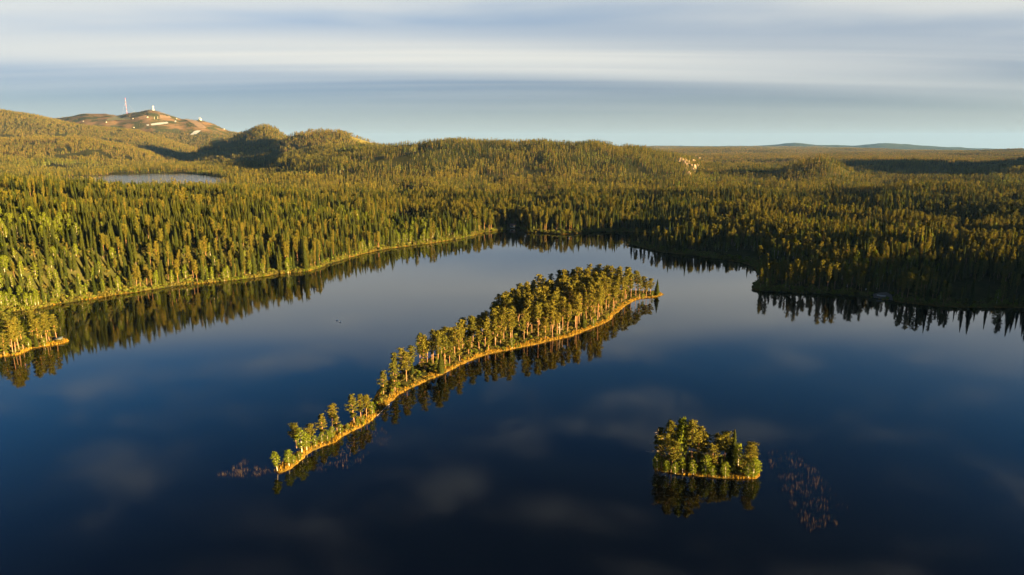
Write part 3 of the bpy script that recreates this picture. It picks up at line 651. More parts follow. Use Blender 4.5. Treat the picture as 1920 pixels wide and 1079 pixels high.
def far_stands():
    X, Y = jitter(16.0, 2500, 6200, 0.86, 0.9, rng); Z = height(X, Y); m = seen(X, Y, Z, 15, 0.003); c = col_of(X, Y)
    fell = sstep(4550, 5000, Y) * sstep(70, 130, c) * sstep(470, 430, c) * sstep(120, 190, Z)
    m &= (fbm(X / 110, Y / 110, 83) > 0.36) & (rng.uniform(size=X.shape) > fell * 0.70) & (bog_mask(X, Y) < 0.4)
    for pl in EXCL: m &= poly_sd(X, Y, pl) < 0
    X, Y, Z, fell = X[m], Y[m], Z[m], fell[m]; s = rng.uniform(0.75, 1.1, X.shape) * (1 - 0.55 * fell)
    forest('hillside_forest', ('stand', 2), np.stack([X, Y, Z - 0.5], 1), np.stack([s, s, s], 1), rng.uniform(0, 6.28, X.shape), rng.integers(0, 8, X.shape), 'hazy mixed conifer forest on the hills below the bare mountain')
    X, Y = jitter(42.0, 6200, 14000, 0.86, 0.9, rng); Z = height(X, Y); m = seen(X, Y, Z, 15, 0.002) & (fbm(X / 300, Y / 300, 84) > 0.30)
    X, Y, Z = X[m], Y[m], Z[m]; s = rng.uniform(0.8, 1.15, X.shape)
    forest('distant_forest', ('stand', 3), np.stack([X, Y, Z - 1], 1), np.stack([s, s, s], 1), rng.uniform(0, 6.28, X.shape), rng.integers(0, 6, X.shape), 'endless distant conifer forest running flat to the horizon')
# ------------------------------------------------------------------ places kept clear
def quad_strip(top, bot, y0, n=5):
    """draped sheet between an upper and a lower pixel line"""
    t = np.array([pick(*p, y0) for p in top]); b = np.array([pick(*p, y0) for p in bot])
    return t, b
def drape(name, t, b, mat, lift, label, rows=5):
    V = []; m = len(t)
    for k in range(rows):
        f = k / (rows - 1); P = b * (1 - f) + t * f; V.append(np.c_[P[:, :2], height(P[:, 0], P[:, 1]) + lift])
    V = np.concatenate(V); F = [(r * m + i, r * m + i + 1, (r + 1) * m + i + 1, (r + 1) * m + i) for r in range(rows - 1) for i in range(m - 1)]
    tag(link(name, mk_mesh(name, V, np.array(F), [mat], smooth=True)), label, kind='structure')
    EXCL.append(np.concatenate([t[:, :2], b[::-1, :2]]))
M_run = plain('ski_run_grass', (0.085, 0.09, 0.032), 0.95, 0.25, 0.02)
M_scree = plain('brown_scree', (0.15, 0.10, 0.065), 0.95, 0.3, 0.03)
drape('snow_patch', *quad_strip([(274, 235), (286, 232.5), (298, 231), (312, 229.5), (330, 227)], [(276, 237), (288, 235.5), (300, 234.5), (314, 232.5), (331, 229.5)], 4300), M_snow, 1.5, 'long white snow patch on the bare mountain side')
drape('snow_patch', *quad_strip([(364, 247), (370, 246), (377, 245.5)], [(356, 254), (362, 254), (368, 253)], 4300), M_snow, 1.5, 'short snow patch low on the mountain, in shadow')
drape('ski_run', *quad_strip([(186, 225), (205, 220), (222, 219), (240, 220)], [(182, 228), (204, 226), (226, 226), (246, 225)], 4300), M_run, 1.0, 'pale green ski run below the mountain mast')
drape('ski_run', *quad_strip([(345, 224), (352, 224.5), (362, 226)], [(372, 240), (380, 241), (388, 241)], 4300), M_scree, 1.0, 'reddish bare ski run under the lift station')
drape('ski_run', *quad_strip([(258, 221), (272, 217), (300, 216), (318, 218)], [(262, 224), (276, 222), (302, 222), (322, 223)], 4300), M_scree, 1.0, 'reddish bare slope under the summit tower')
drape('beach', *quad_strip([(1636, 553), (1648, 550), (1662, 549), (1672, 555)], [(1638, 559.5), (1648, 561.5), (1660, 563), (1674, 565)], 300), M_sand, 0.08, 'small gravel beach on the shaded shore', 8)
def keep_clear(p, r):
    th = np.arange(12) * math.pi / 6; EXCL.append(np.stack([p[0] + r * np.cos(th), p[1] + r * np.sin(th)], 1))
CABIN = pick(1257, 437.5, 500); keep_clear(CABIN + np.array([0, -10, 0]), 13)
SHED = pick(961, 427.5, 500); keep_clear(SHED + np.array([0, -6, 0]), 9)
BOARD = pick(1623, 549, 300); keep_clear(BOARD, 5)
# ------------------------------------------------------------------ single trees
ONES = ['', 'first', 'second', 'third', 'fourth', 'fifth', 'sixth', 'seventh', 'eighth', 'ninth', 'tenth', 'eleventh', 'twelfth', 'thirteenth', 'fourteenth', 'fifteenth', 'sixteenth', 'seventeenth', 'eighteenth', 'nineteenth']
TENS = ['', '', 'twenty', 'thirty', 'forty', 'fifty', 'sixty', 'seventy', 'eighty', 'ninety']
def ordinal(n):
    if n >= 100:
        h = {1: 'hundred', 2: 'two-hundred', 3: 'three-hundred'}[n // 100]
        return h + 'th' if n % 100 == 0 else h + '-' + ordinal(n % 100)
    if n < 20: return ONES[n]
    return TENS[n // 10][:-1] + 'ieth' if n % 10 == 0 else TENS[n // 10] + '-' + ONES[n % 10]
LOOK = {('pine', 'tall'): 'tall pine with bare orange trunk', ('pine', 'slim'): 'slender pine with narrow crown', ('pine', 'round'): 'broad pine with rounded crown',
        ('pine', 'full'): 'leafy pine with low branches', ('pine', 'flat'): 'high-crowned pine with flat top', ('spruce', 'narrow'): 'narrow spruce with drooping branches',
        ('spruce', 'wide'): 'broad cone-shaped spruce', ('spruce', 'spire'): 'thin spire-like spruce', ('spruce', 'young'): 'low-branched bushy spruce',
        ('birch', 'slim'): 'slim white-trunked birch', ('birch', 'round'): 'round-crowned bright green birch', ('birch', 'low'): 'bushy low-branched birch'}
SHORT = {k: v.split(' with ')[0] for k, v in LOOK.items()}
def wide(s): return float(np.interp(s, [0.3, 0.85], [1.85, 1.0]))
def tree(kd, x, y, z, s, var, rz, label='', group='', slim=1.0):
    tm, cmh, form = PART[kd][int(var)]
    t = empty(kd + '_tree', (x, y, z), rz, (s * wide(s) * slim, s * wide(s) * slim, s)); tag(t, label, kd + ' tree', group)
    t.rotation_euler = (R(2.2) * math.sin(x * 3.1 + y), R(2.2) * math.cos(x * 1.7 - y * 2.3), rz)
    link('trunk', tm, t); link('crown', cmh, t); return t
FORM = {kd: {f: i for i, f in reversed(list(enumerate(KINDS[kd][1])))} for kd in KINDS}
HT = {'pine': 17.0, 'spruce': 18.0, 'birch': 11.0}
def by_pixels(kd, form, bx, by, ty, hz):
    """a tree from its foot pixel and the row of its top"""
    b = on_plane(bx, by, hz); zt = z_at(ty, b[1]); return [kd, b[0], b[1], hz - 0.15, (zt - hz) / HT[kd], form]

# --- long island
P_ISL = []
for a in [('birch', 'slim', 520, 881, 845), ('birch', 'round', 542, 872, 843), ('birch', 'low', 562, 863, 848), ('birch', 'round', 566, 847, 803), ('pine', 'round', 556, 839, 793),
          ('pine', 'round', 582, 832, 793), ('pine', 'full', 606, 819, 777), ('birch', 'low', 604, 829, 810), ('birch', 'low', 592, 835, 816), ('birch', 'low', 624, 819, 799), ('birch', 'low', 638, 811, 795),
          ('pine', 'tall', 623, 803, 757), ('birch', 'low', 653, 804, 793), ('pine', 'full', 664, 791, 739), ('pine', 'slim', 677, 787, 738), ('pine', 'tall', 687, 781, 740), ('birch', 'low', 698, 776, 753),
          ('birch', 'low', 681, 792, 779), ('spruce', 'wide', 1231, 553, 523), ('pine', 'round', 1219, 553, 521), ('pine', 'round', 1206, 552, 517), ('pine', 'flat', 1192, 556, 507), ('pine', 'full', 1174, 560, 505),
          ('pine', 'round', 1183, 559, 511), ('pine', 'full', 1199, 558, 519), ('pine', 'round', 1212, 557, 528), ('birch', 'low', 1205, 560, 550), ('birch', 'low', 1223, 555, 546), ('birch', 'round', 575, 842, 812), ('birch', 'low', 614, 826, 806), ('birch', 'low', 550, 869, 853), ('pine', 'full', 632, 806, 776), ('birch', 'low', 670, 797, 783), ('spruce', 'wide', 826, 700, 655), ('pine', 'tall', 1036, 632, 575), ('birch', 'low', 1112, 612, 596), ('birch', 'low', 960, 652, 633)]:
    P_ISL.append(by_pixels(a[0], a[1], a[2], a[3], a[4], 0.9))
def fill_island():
    rg = np.random.default_rng(21); lo, hi = ISL.min(0), ISL.max(0); got = [np.array(t[1:3]) for t in P_ISL]
    cand = rg.uniform(lo, hi, (30000, 2)); sd = poly_sd(cand[:, 0], cand[:, 1], ISL); pr = project(np.c_[cand, np.full(len(cand), 1.0)])
    n = 0
    for (x, y), d, (qx, qy) in zip(cand, sd, pr):
        if d < 1.9 or qx < 706 or qx > 1188: continue
        front = qy > np.interp(qx, [700, 836, 1000, 1115, 1192], [775, 690, 635, 600, 550])
        gap = 2.9 if qx < 960 else 3.7
        if d < 3.4 and rg.uniform() < 0.45: continue
        if any((g[0] - x) ** 2 + (g[1] - y) ** 2 < gap * gap for g in got[-400:]): continue
        hmax = np.interp(qx, [704, 725, 800, 900, 960, 1040, 1130, 1180, 1190], [10.5, 13.5, 14.5, 15, 17.0, 17.0, 17.5, 15.5, 12])
        kd = 'pine'; u = rg.uniform()
        if u < 0.05: kd = 'spruce'
        elif u < 0.09 and d < 6: kd = 'birch'
        h = hmax * rg.uniform(0.76, 1.08) * (0.72 if d < 5 and rg.uniform() < 0.35 else 1)
        if kd == 'birch': h *= 0.5
        if kd == 'spruce': h *= 0.7
        forms = KINDS[kd][1]; f = forms[rg.integers(len(forms))] if kd != 'pine' else rg.choice(['tall', 'slim', 'tall', 'flat', 'slim', 'round', 'full'])
        P_ISL.append([kd, x, y, float(isl_h(x, y)) - 0.12, h / HT[kd], f]); got.append(np.array((x, y))); n += 1
        if n >= 225: break
fill_island()
def plant(lst, where, group, key, seed):
    rg = np.random.default_rng(seed); lst = sorted(lst, key=key); cnt = {}
    for kd, x, y, z, s, f in lst:
        cnt[kd] = cnt.get(kd, 0) + 1
        vs_ = [i for i, ff in enumerate(KINDS[kd][1]) if ff == f]
        tree(kd, x, y, z, s * (1.0 if not hasattr(s, '__len__') else 1), vs_[rg.integers(len(vs_))], rg.uniform(0, 6.28), '%s, %s %s %s' % (LOOK[kd, f], ordinal(cnt[kd]), kd, where), group)
plant(P_ISL, 'from the long island\'s near tip', 'trees on the long island', lambda t: t[1] * 0.545 + t[2] * 0.838, 1)

# --- islet
P_SML = [by_pixels(*a, 0.7) for a in [('pine', 'round', 1254, 872, 786), ('birch', 'slim', 1277, 874, 782), ('pine', 'tall', 1296, 876, 786), ('pine', 'full', 1308, 872, 799), ('pine', 'round', 1258, 883, 825),
    ('pine', 'full', 1240, 876, 812), ('pine', 'slim', 1236, 868, 800), ('pine', 'round', 1320, 870, 812), ('pine', 'flat', 1344, 874, 814), ('pine', 'round', 1358, 870, 808), ('spruce', 'wide', 1372, 868, 802), ('pine', 'full', 1336, 884, 832),
    ('pine', 'round', 1400, 888, 828), ('pine', 'full', 1411, 880, 836), ('birch', 'low', 1412, 893, 858), ('birch', 'low', 1403, 894, 866), ('birch', 'slim', 1280, 885, 855), ('birch', 'low', 1322, 888, 852), ('birch', 'low', 1360, 893, 866),
    ('birch', 'low', 1337, 892, 872), ('birch', 'round', 1384, 878, 832), ('spruce', 'young', 1370, 884, 848), ('birch', 'low', 1232, 879, 850), ('birch', 'low', 1266, 887, 866), ('pine', 'slim', 1286, 868, 795), ('birch', 'low', 1248, 884, 862), ('birch', 'low', 1300, 888, 862),
    ('pine', 'round', 1268, 866, 795), ('spruce', 'young', 1350, 888, 858), ('birch', 'low', 1418, 888, 862)]]
plant(P_SML, 'from the islet\'s left end', 'trees on the small islet', lambda t: t[1], 2)
# --- headland
P_SPT = [by_pixels(*a, 0.8) for a in [('pine', 'full', 8, 665, 624), ('pine', 'tall', 24, 662, 600), ('pine', 'slim', 29, 660, 598), ('pine', 'tall', 36, 657, 600), ('pine', 'full', 44, 655, 602), ('pine', 'slim', 33, 650, 592), ('pine', 'full', 20, 652, 586),
    ('pine', 'full', 64, 647, 590), ('pine', 'round', 63, 642, 579), ('pine', 'full', 73, 647, 597), ('pine', 'slim', 81, 644, 595), ('pine', 'tall', 88, 642, 588), ('pine', 'full', 93, 641, 584), ('pine', 'slim', 107, 638, 588), ('spruce', 'young', 68, 650, 624), ('birch', 'low', 54, 652, 634),
    ('pine', 'round', -20, 664, 605), ('pine', 'full', -45, 668, 612), ('pine', 'tall', -70, 668, 610), ('birch', 'low', 50, 650, 628), ('birch', 'low', 84, 648, 633)]]
plant(P_SPT, 'from the left on the headland', 'trees on the headland', lambda t: t[1], 4)

# --- mainland trees: the largest in view stand singly, the rest is woodland
near_trees(); mid_trees(); far_stands()
QUOTA = {'pine': 300, 'spruce': 300, 'birch': 190}
used = {k: sum(1 for t in P_ISL + P_SML + P_SPT if t[0] == k) for k in QUOTA}
ROWS = [(0, 9, 'in the waterline row'), (9, 20, 'in the second row'), (20, 34, 'in the third row'), (34, 52, 'in the fourth row'), (52, 9e9, 'in the top row')]
for q, kd in enumerate(('pine', 'spruce', 'birch')):
    D = np.concatenate(NEAR[q]); pr = project(D[:, :3]); inside = (pr[:, 0] > 4) & (pr[:, 0] < 1916)
    size = D[:, 3] * HT[kd] / np.hypot(D[:, 0], D[:, 1]) * np.where(D[:, 6] < 70, 1, 0.2); size = np.where(inside, size, 0)
    order = np.argsort(-size); nsel = max(0, QUOTA[kd] - used[kd]); sel = order[:nsel]; rest = np.ones(len(D), bool); rest[sel] = False
    S = D[sel]; c = pr[sel, 0]; right = c > 1100
    for side, place in ((False, 'on the sunlit hillside shore'), (True, 'on the shaded shore')):
        for a, b, row in ROWS:
            g = np.nonzero((right == side) & (S[:, 6] >= a) & (S[:, 6] < b))[0]; g = g[np.argsort(c[g])]
            for n_, i in enumerate(g):
                f = KINDS[kd][1][int(S[i, 4])]
                tree(kd, S[i, 0], S[i, 1], S[i, 2], S[i, 3], S[i, 4], S[i, 5], slim=0.78 if kd == 'pine' else 1.0, label= '%s, %s from left %s %s' % (SHORT[kd, f], ordinal(n_ + 1), row, place), group=kd + ' trees along the lake shore')
    Dr = D[rest]; cc = col_of(Dr[:, 0], Dr[:, 1])
    for lo_, hi_, lab in ((-1e9, 960, 'hillside above the left shore'), (960, 1e9, 'flat ground behind the far right shore')):
        m = (cc >= lo_) & (cc < hi_); d = Dr[m]; s = d[:, 3]
        forest(kd + '_woods', (kd, 0), d[:, :3], np.stack([s * (0.78 if kd == 'pine' else 1), s * (0.78 if kd == 'pine' else 1), s], 1), d[:, 5], d[:, 4], {'pine': 'dense golden-topped pine woods on the ', 'spruce': 'dense dark spruce woods on the ', 'birch': 'bright green birches between conifers on the '}[kd] + lab)

# ------------------------------------------------------------------ low growth
def make_shrub(seed, mat):
    rg = np.random.default_rng(seed); C = MB()
    for i in range(5): C.add(*tri_cloud(rg, np.array([rg.uniform(-.5, .5), rg.uniform(-.5, .5), rg.uniform(.25, .8)]), 0.45, 16, 0.36, 0.5, 0.8))
    return C.mesh('shrub', mat)
PROTO['shrub', 0] = proto_col('shrub', [make_shrub(900 + i, m) for i, m in enumerate((M_shrub, M_heath, M_shrub, M_heath, M_birch))])
def tufts(name, X, Y, Z, hgt, wid, rg, mat, label, lean=0.3, nb=3, cat='grass'):
    n = len(X); V = []; 
    for k in range(nb):
        a = rg.uniform(0, 6.28, n); r = rg.uniform(0, wid * 0.6, n); h = hgt * rg.uniform(0.6, 1.25, n); la = rg.uniform(0, 6.28, n); l = h * lean * rg.uniform(0, 1, n)
        bx, by = X + r * np.cos(a), Y + r * np.sin(a); w = wid * 0.5 * rg.uniform(0.5, 1, n); o = a + 1.57
        V.append(np.stack([np.stack([bx - w * np.cos(o), by - w * np.sin(o), Z - 0.1], 1), np.stack([bx + w * np.cos(o), by + w * np.sin(o), Z - 0.1], 1), np.stack([bx + l * np.cos(la), by + l * np.sin(la), Z + h], 1)], 1))
    V = np.concatenate(V).reshape(-1, 3); me = mk_mesh(name, V, np.arange(len(V)).reshape(-1, 3), [mat])
    return tag(link(name, me), label, cat, kind='stuff')
def edge_growth(P, hf, seed, who, n_s, n_b, wmax):
    rg = np.random.default_rng(seed); lo, hi = P.min(0) - 1, P.max(0) + 1
    c = rg.uniform(lo, hi, (n_s, 2)); sd = poly_sd(c[:, 0], c[:, 1], P); w = wmax * (-0.25 + 2.4 * fbm(c[:, 0] / 5, c[:, 1] / 5, seed))
    m = (sd > 0.1) & (sd < w); c = c[m]; tufts('sedge', c[:, 0], c[:, 1], hf(c[:, 0], c[:, 1]), 0.62, 0.42, rg, M_sedge, 'golden sedge fringe along the edge of the ' + who)
    c = rg.uniform(lo, hi, (n_b, 2)); sd = poly_sd(c[:, 0], c[:, 1], P); m = (sd > 0.5) & ((sd > 2.4) | (rg.uniform(size=len(sd)) < 0.4)); c = c[m]
    s = rg.uniform(0.45, 1.3, len(c)); idx = rg.choice([0, 1, 1, 2, 3, 3, 4], len(c))
    forest('undergrowth', ('shrub', 0), np.c_[c, hf(c[:, 0], c[:, 1]) - 0.1], np.stack([s, s, s * 0.85], 1), rg.uniform(0, 6.28, len(c)), idx, 'low shrubs and heath under the trees of the ' + who, 'undergrowth')
edge_growth(ISL, isl_h, 31, 'long island', 150000, 16000, 2.6)
edge_growth(SML, sml_h, 32, 'small islet', 7000, 900, 1.2)
edge_growth(SPT, spt_h, 33, 'headland', 30000, 2500, 2.0)
def bank_growth():
    rg = np.random.default_rng(41); L = lake; seg = np.linalg.norm(np.diff(L, axis=0), axis=1); cum = np.r_[0, np.cumsum(seg)]
    t = rg.uniform(0, cum[-5], 60000); X = np.interp(t, cum, L[:, 0]) + rg.normal(0, 6, t.shape); Y = np.interp(t, cum, L[:, 1]) + rg.normal(0, 6, t.shape)
    m = (Y > 205) & (np.abs(X) < Y * 0.85 + 20); X, Y = X[m], Y[m]; sd = -poly_sd(X, Y, lake)
    for pl in EXCL: sd = np.where(poly_sd(X, Y, pl) > -0.5, -1.0, sd)
    w = 4.5 * sstep(0.48, 0.75, fbm(X / 22, Y / 22, 43)); m = (sd > 0.1) & (sd < w); Xs, Ys, ss = X[m], Y[m], sd[m]
    tufts('shore_grass', Xs, Ys, height(Xs, Ys, ss), 0.6, 0.55, rg, M_sedge, 'yellow grass and sedge fringing the mainland shore')
    m = (sd > 0.2) & (sd < 14) & (rg.uniform(size=sd.shape) < 0.36); X, Y, sd = X[m], Y[m], sd[m]; s = rg.uniform(0.7, 2.3, X.shape)
    forest('shore_bushes', ('shrub', 0), np.stack([X, Y, height(X, Y, sd) - 0.1], 1), np.stack([s, s, s], 1), rg.uniform(0, 6.28, X.shape), rg.choice([0, 1, 1, 3, 2, 4], X.shape), 'bright green willow and birch scrub along the mainland shore', 'bushes')
bank_growth()
def slope_scrub():
    rg = np.random.default_rng(47); X, Y = jitter(2.6, 250, 700, 0.9, -0.15, rg); sd = -poly_sd(X, Y, lake); m = (sd > 4) & (sd < 130) & (rg.uniform(size=sd.shape) < 0.7); X, Y, sd = X[m], Y[m], sd[m]
    s = rg.uniform(0.7, 2.0, X.shape); forest('hillside_scrub', ('shrub', 0), np.stack([X, Y, height(X, Y, sd) - 0.15], 1), np.stack([s, s, s], 1), rg.uniform(0, 6.28, X.shape), rg.choice([0, 1, 3, 3, 2], X.shape), 'low green scrub covering the steep bank between the conifers', 'bushes')
slope_scrub()
def reeds(px, n, seed, label):
    rg = np.random.default_rng(seed); P = np.array([on_plane(*p)[:2] for p in px]); lo, hi = P.min(0), P.max(0)
    c = rg.uniform(lo, hi, (n * 12, 2)); sd = poly_sd(c[:, 0], c[:, 1], P); f = fbm(c[:, 0] / 2.2, c[:, 1] / 2.2, seed, 3)
    m = (sd > 0) & (f + rg.normal(0, 0.07, f.shape) > 0.55) ; c = c[m][:n]
    tufts('reeds', c[:, 0], c[:, 1], np.zeros(len(c)), 1.0, 0.034, rg, M_reed, label, 0.15, 2, 'reeds')
reeds([(408, 893), (430, 884), (458, 864), (500, 880), (512, 889), (460, 897)], 170, 51, 'thin pinkish reeds in open water off the long island\'s near tip')
reeds([(588, 884), (640, 838), (700, 808), (742, 800), (752, 816), (712, 848), (650, 880)], 120, 52, 'sparse pale reeds along the long island\'s sunlit side')
reeds([(1436, 850), (1490, 845), (1530, 880), (1590, 950), (1585, 985), (1520, 1000), (1480, 950), (1450, 890)], 300, 53, 'scattered brown reeds in the shallows beside the islet')
# ------------------------------------------------------------------ man-made things
def mast():
    b = pick(238, 213.5, 4500); Ht = 122.0; root = empty('radio_mast', b); tag(root, 'tall thin red and white radio mast on the mountain ridge', 'mast')
    n = 9
    for i in range(n):
        m = MB(); z0, z1 = Ht * i / n, Ht * (i + 1) / n; rr = 1.7 - 0.8 * i / n
        c = [np.array([rr * math.cos(a), rr * math.sin(a), 0]) for a in (0.5, 2.6, 4.7)]
        for k in range(3):
            m.tube([c[k] + [0, 0, z0], c[k] + [0, 0, z1]], [0.35, 0.35], 5); zm = (z0 + z1) / 2
            for (za, zb) in ((z0, zm), (zm, z1)): m.tube([c[k] + [0, 0, za], c[(k + 1) % 3] + [0, 0, zb]], [0.22, 0.22], 4)
        link('mast_section', m.mesh('mast_section', M_red if i % 2 == 0 else M_white), root)
    for a in (0.5, 2.6, 4.7):
        m = MB(); m.tube([[0, 0, Ht * 0.8], [70 * math.cos(a), 70 * math.sin(a), -6]], [0.12, 0.12], 4); link('guy_wire', m.mesh('guy_wire', M_grey), root)
mast()
def tower():
    b = pick(287.5, 207.5, 4500); root = empty('summit_tower', b, 0.0, 0.8); tag(root, 'white round tower with a dome on the mountain summit', 'tower')
    m = MB(); m.lathe([(7.5, -3), (7.2, 4), (6.0, 10), (5.6, 26), (6.0, 28)]); link('shaft', m.mesh('shaft', M_white, True), root)
    m = MB(); m.lathe([(6.0, 28), (8.2, 30), (8.2, 33), (6.6, 33.4)]); link('gallery', m.mesh('gallery', M_grey), root)
    m = MB(); m.lathe([(6.6, 33.4), (6.9, 36), (6.0, 39.5), (3.6, 42), (0.1, 43)]); link('dome', m.mesh('dome', M_white, True), root)
tower()
def house(name, p, w, d, h, rh, rz, mw, mr, label, cat='building', group=None, nwin=3):
    root = empty(name, (p[0], p[1], p[2] - 0.3), rz); tag(root, label, cat, group)
    m = MB(); m.box((0, 0, h / 2), (w, d, h)); V = np.array([[-w / 2, -d / 2 + 0.01, h], [-w / 2, d / 2 - 0.01, h], [-w / 2, 0, h + rh - 0.05], [w / 2, -d / 2 + 0.01, h], [w / 2, d / 2 - 0.01, h], [w / 2, 0, h + rh - 0.05]])
    m.add(V, [(0, 2, 1), (3, 4, 5)]); link('wall', m.mesh('wall', mw), root)
    m = MB(); e = 0.06 * w + 0.3; t = 0.25
    for sg in (-1, 1):
        y1, z1 = sg * (d / 2 + e), h - e * rh / (d / 2)
        V = np.array([[-w / 2 - e, 0, h + rh], [w / 2 + e, 0, h + rh], [w / 2 + e, y1, z1], [-w / 2 - e, y1, z1]]); V = np.concatenate([V, V + [0, 0, t]])
        m.add(V, [(0, 1, 2), (0, 2, 3), (4, 6, 5), (4, 7, 6), (0, 4, 5), (0, 5, 1), (1, 5, 6), (1, 6, 2), (2, 6, 7), (2, 7, 3), (3, 7, 4), (3, 4, 0)])
    link('roof', m.mesh('roof', mr), root)
    for i in range(nwin):
        m = MB(); m.box(((i + 0.5) / nwin * w - w / 2, -d / 2 - 0.03, h * 0.58), (w / nwin * 0.45, 0.12, h * 0.4)); link('window', m.mesh('window', M_glass), root)
for (px, py, w, lab) in [(199, 230, 16, 'white lodge at the foot of the green ski run'), (249, 223.5, 14, 'small white hut on the slope below the mast'), (276, 221, 22, 'long white lodge under the summit tower'),
                         (251, 241, 13, 'small white cabin at the edge of the mountain forest'), (156, 229, 15, 'white cabin left of the green ski run'), (420, 243, 14, 'little white hut on the mountain\'s low shoulder'), (331, 224, 12, 'small white hut beside the snow patch')]:
    house('mountain_lodge', pick(px, py, 4300), w * 0.6, w * 0.4, 3.5, 2.0, R(-20), M_white, M_roof, lab, 'lodge', 'white buildings on the mountain')
def station():
    b = pick(375, 224, 4300); root = empty('lift_station', b, R(-15)); tag(root, 'white ski lift station with a steel frame on the shoulder', 'lift station')
    m = MB(); m.box((0, 0, 4), (20, 12, 10)); link('wall', m.mesh('wall', M_white), root)
    m = MB(); m.box((0, 0, 9.6), (23, 14, 1)); link('roof', m.mesh('roof', M_grey), root)
    for x in (-9, 9):
        m = MB(); m.tube([[x, 0, 10.1], [x * 0.8, 0, 24]], [0.8, 0.6], 6); link('pylon', m.mesh('pylon', M_white), root)
    m = MB(); m.tube([[-8, 0, 23.5], [8, 0, 23.5]], [0.6, 0.6], 6); link('crossbar', m.mesh('crossbar', M_white), root)
station()
for i, (px, py, lab) in enumerate([(290, 224.5, 'pale lift pylon under the summit tower, nearer the mast'), (296, 224.5, 'pale lift pylon under the summit tower, nearer the lift station')]):
    root = empty('lift_pylon', pick(px, py, 4300), R(-30)); tag(root, lab, 'pylon', 'ski lift pylons')
    m = MB(); m.tube([[0, 0, -1], [0, 0, 17]], [1.0, 0.6], 8); link('post', m.mesh('post', M_white), root)
    m = MB(); m.box((0, 0, 17.4), (9, 1.2, 1.0)); link('crossarm', m.mesh('crossarm', M_white), root)
house('lake_cabin', CABIN, 10, 6.5, 3.0, 2.2, R(15), M_wood, M_tinroof, 'wooden cabin with a pale tin roof in the far shore woods', 'cabin')
house('boat_shed', SHED, 5, 4, 2.3, 1.4, R(-10), M_white, M_roof, 'tiny white shed by the water in the far corner', 'shed', None, 1)

def lean_to():
    b = on_plane(110, 638.5, 0.7); root = empty('lean_to_shelter', (b[0], b[1], 0.6), R(12), 0.7); tag(root, 'low lean-to shelter with a blue grey roof on the headland tip', 'shelter')
    m = MB(); V = np.array([[-2.4, -1.5, 1.15], [2.4, -1.5, 1.15], [2.4, 1.3, 2.3], [-2.4, 1.3, 2.3]]); V = np.concatenate([V, V + [0, 0, 0.1]])
    m.add(V, [(0, 2, 1), (0, 3, 2), (4, 5, 6), (4, 6, 7), (0, 1, 5), (0, 5, 4), (1, 2, 6), (1, 6, 5), (2, 3, 7), (2, 7, 6), (3, 0, 4), (3, 4, 7)]); link('roof', m.mesh('roof', M_tinroof), root)
    for k in range(5):
        m = MB(); m.tube([[-2.2, -1.3, 0.1 + 0.22 * k], [2.2, -1.3, 0.1 + 0.22 * k]], [0.12, 0.12], 6); link('log', m.mesh('log', M_wood), root)
    for x in (-2.2, 2.2):
        m = MB(); m.tube([[x, 1.15, -0.3], [x, 1.15, 2.2]], [0.09, 0.08], 6); link('post', m.mesh('post', M_wood), root)
lean_to()
def boat():
    b = pick(1652, 558.5, 300); root = empty('rowing_boat', (b[0], b[1], b[2] + 0.12), R(-35)); tag(root, 'white rowing boat drawn up on the gravel beach', 'boat')
    m = MB(); xs = np.linspace(-2.4, 2.4, 13); V = []; k = 7
    for x in xs:
        f = 1 - (abs(x) / 2.45) ** 2.4; w = 0.78 * max(f, 0.02) ** 0.6; sh = 0.55 + 0.22 * (x / 2.4) ** 2
        for j in range(k):
            a = math.pi * (j / (k - 1) - 0.5); V.append((x, w * math.sin(a), sh - (sh - 0.0) * math.cos(a) ** 0.8 * (0.4 + 0.6 * f)))
    V = np.array(V); V2 = V * [0.96, 0.90, 1] + [0, 0, 0.05]; F = []
    for o_, fl in ((0, 0), (len(V), 1)):
        for i in range(12):
            for j in range(k - 1):
                a0 = o_ + i * k + j; q = [(a0, a0 + k, a0 + k + 1), (a0, a0 + k + 1, a0 + 1)]; F += [t[::-1] if fl else t for t in q]
    m.add(np.concatenate([V, V2]), F); link('hull', m.mesh('hull', M_white, True), root)
    for x in (-1.1, 0.0, 1.1):
        m = MB(); m.box((x, 0, 0.42), (0.25, 1.2, 0.05)); link('thwart', m.mesh('thwart', M_wood), root)
boat()
def board():
    root = empty('notice_board', BOARD, R(10)); tag(root, 'small white notice board on a post beside the beach path', 'sign')
    m = MB(); m.tube([[0, 0, -0.3], [0, 0, 1.6]], [0.07, 0.07], 6); link('post', m.mesh('post', M_wood), root)
    m = MB(); m.box((0, -0.1, 1.5), (0.9, 0.08, 0.7)); link('panel', m.mesh('panel', M_white), root)
board()
for (px, py, rz, lab) in ((632, 601.5, 0.4, 'white waterbird swimming on the open lake, the further of two'), (638, 604.5, 0.9, 'white waterbird swimming on the open lake, the nearer of two')):
    p = on_plane(px, py, 0); m = MB()
    m.tube([(-0.62, 0, 0.2), (-0.4, 0, 0.2), (0, 0, 0.17), (0.3, 0, 0.2), (0.44, 0, 0.34), (0.45, 0, 0.55), (0.42, 0, 0.75), (0.5, 0, 0.88), (0.62, 0, 0.86), (0.72, 0, 0.82)], [0.03, 0.16, 0.24, 0.16, 0.08, 0.055, 0.05, 0.075, 0.06, 0.015], 8)
    o = link('swan', m.mesh('swan', M_feather), None, p); o.rotation_euler = (0, 0, rz); tag(o, lab, 'bird', 'waterbirds on the lake')
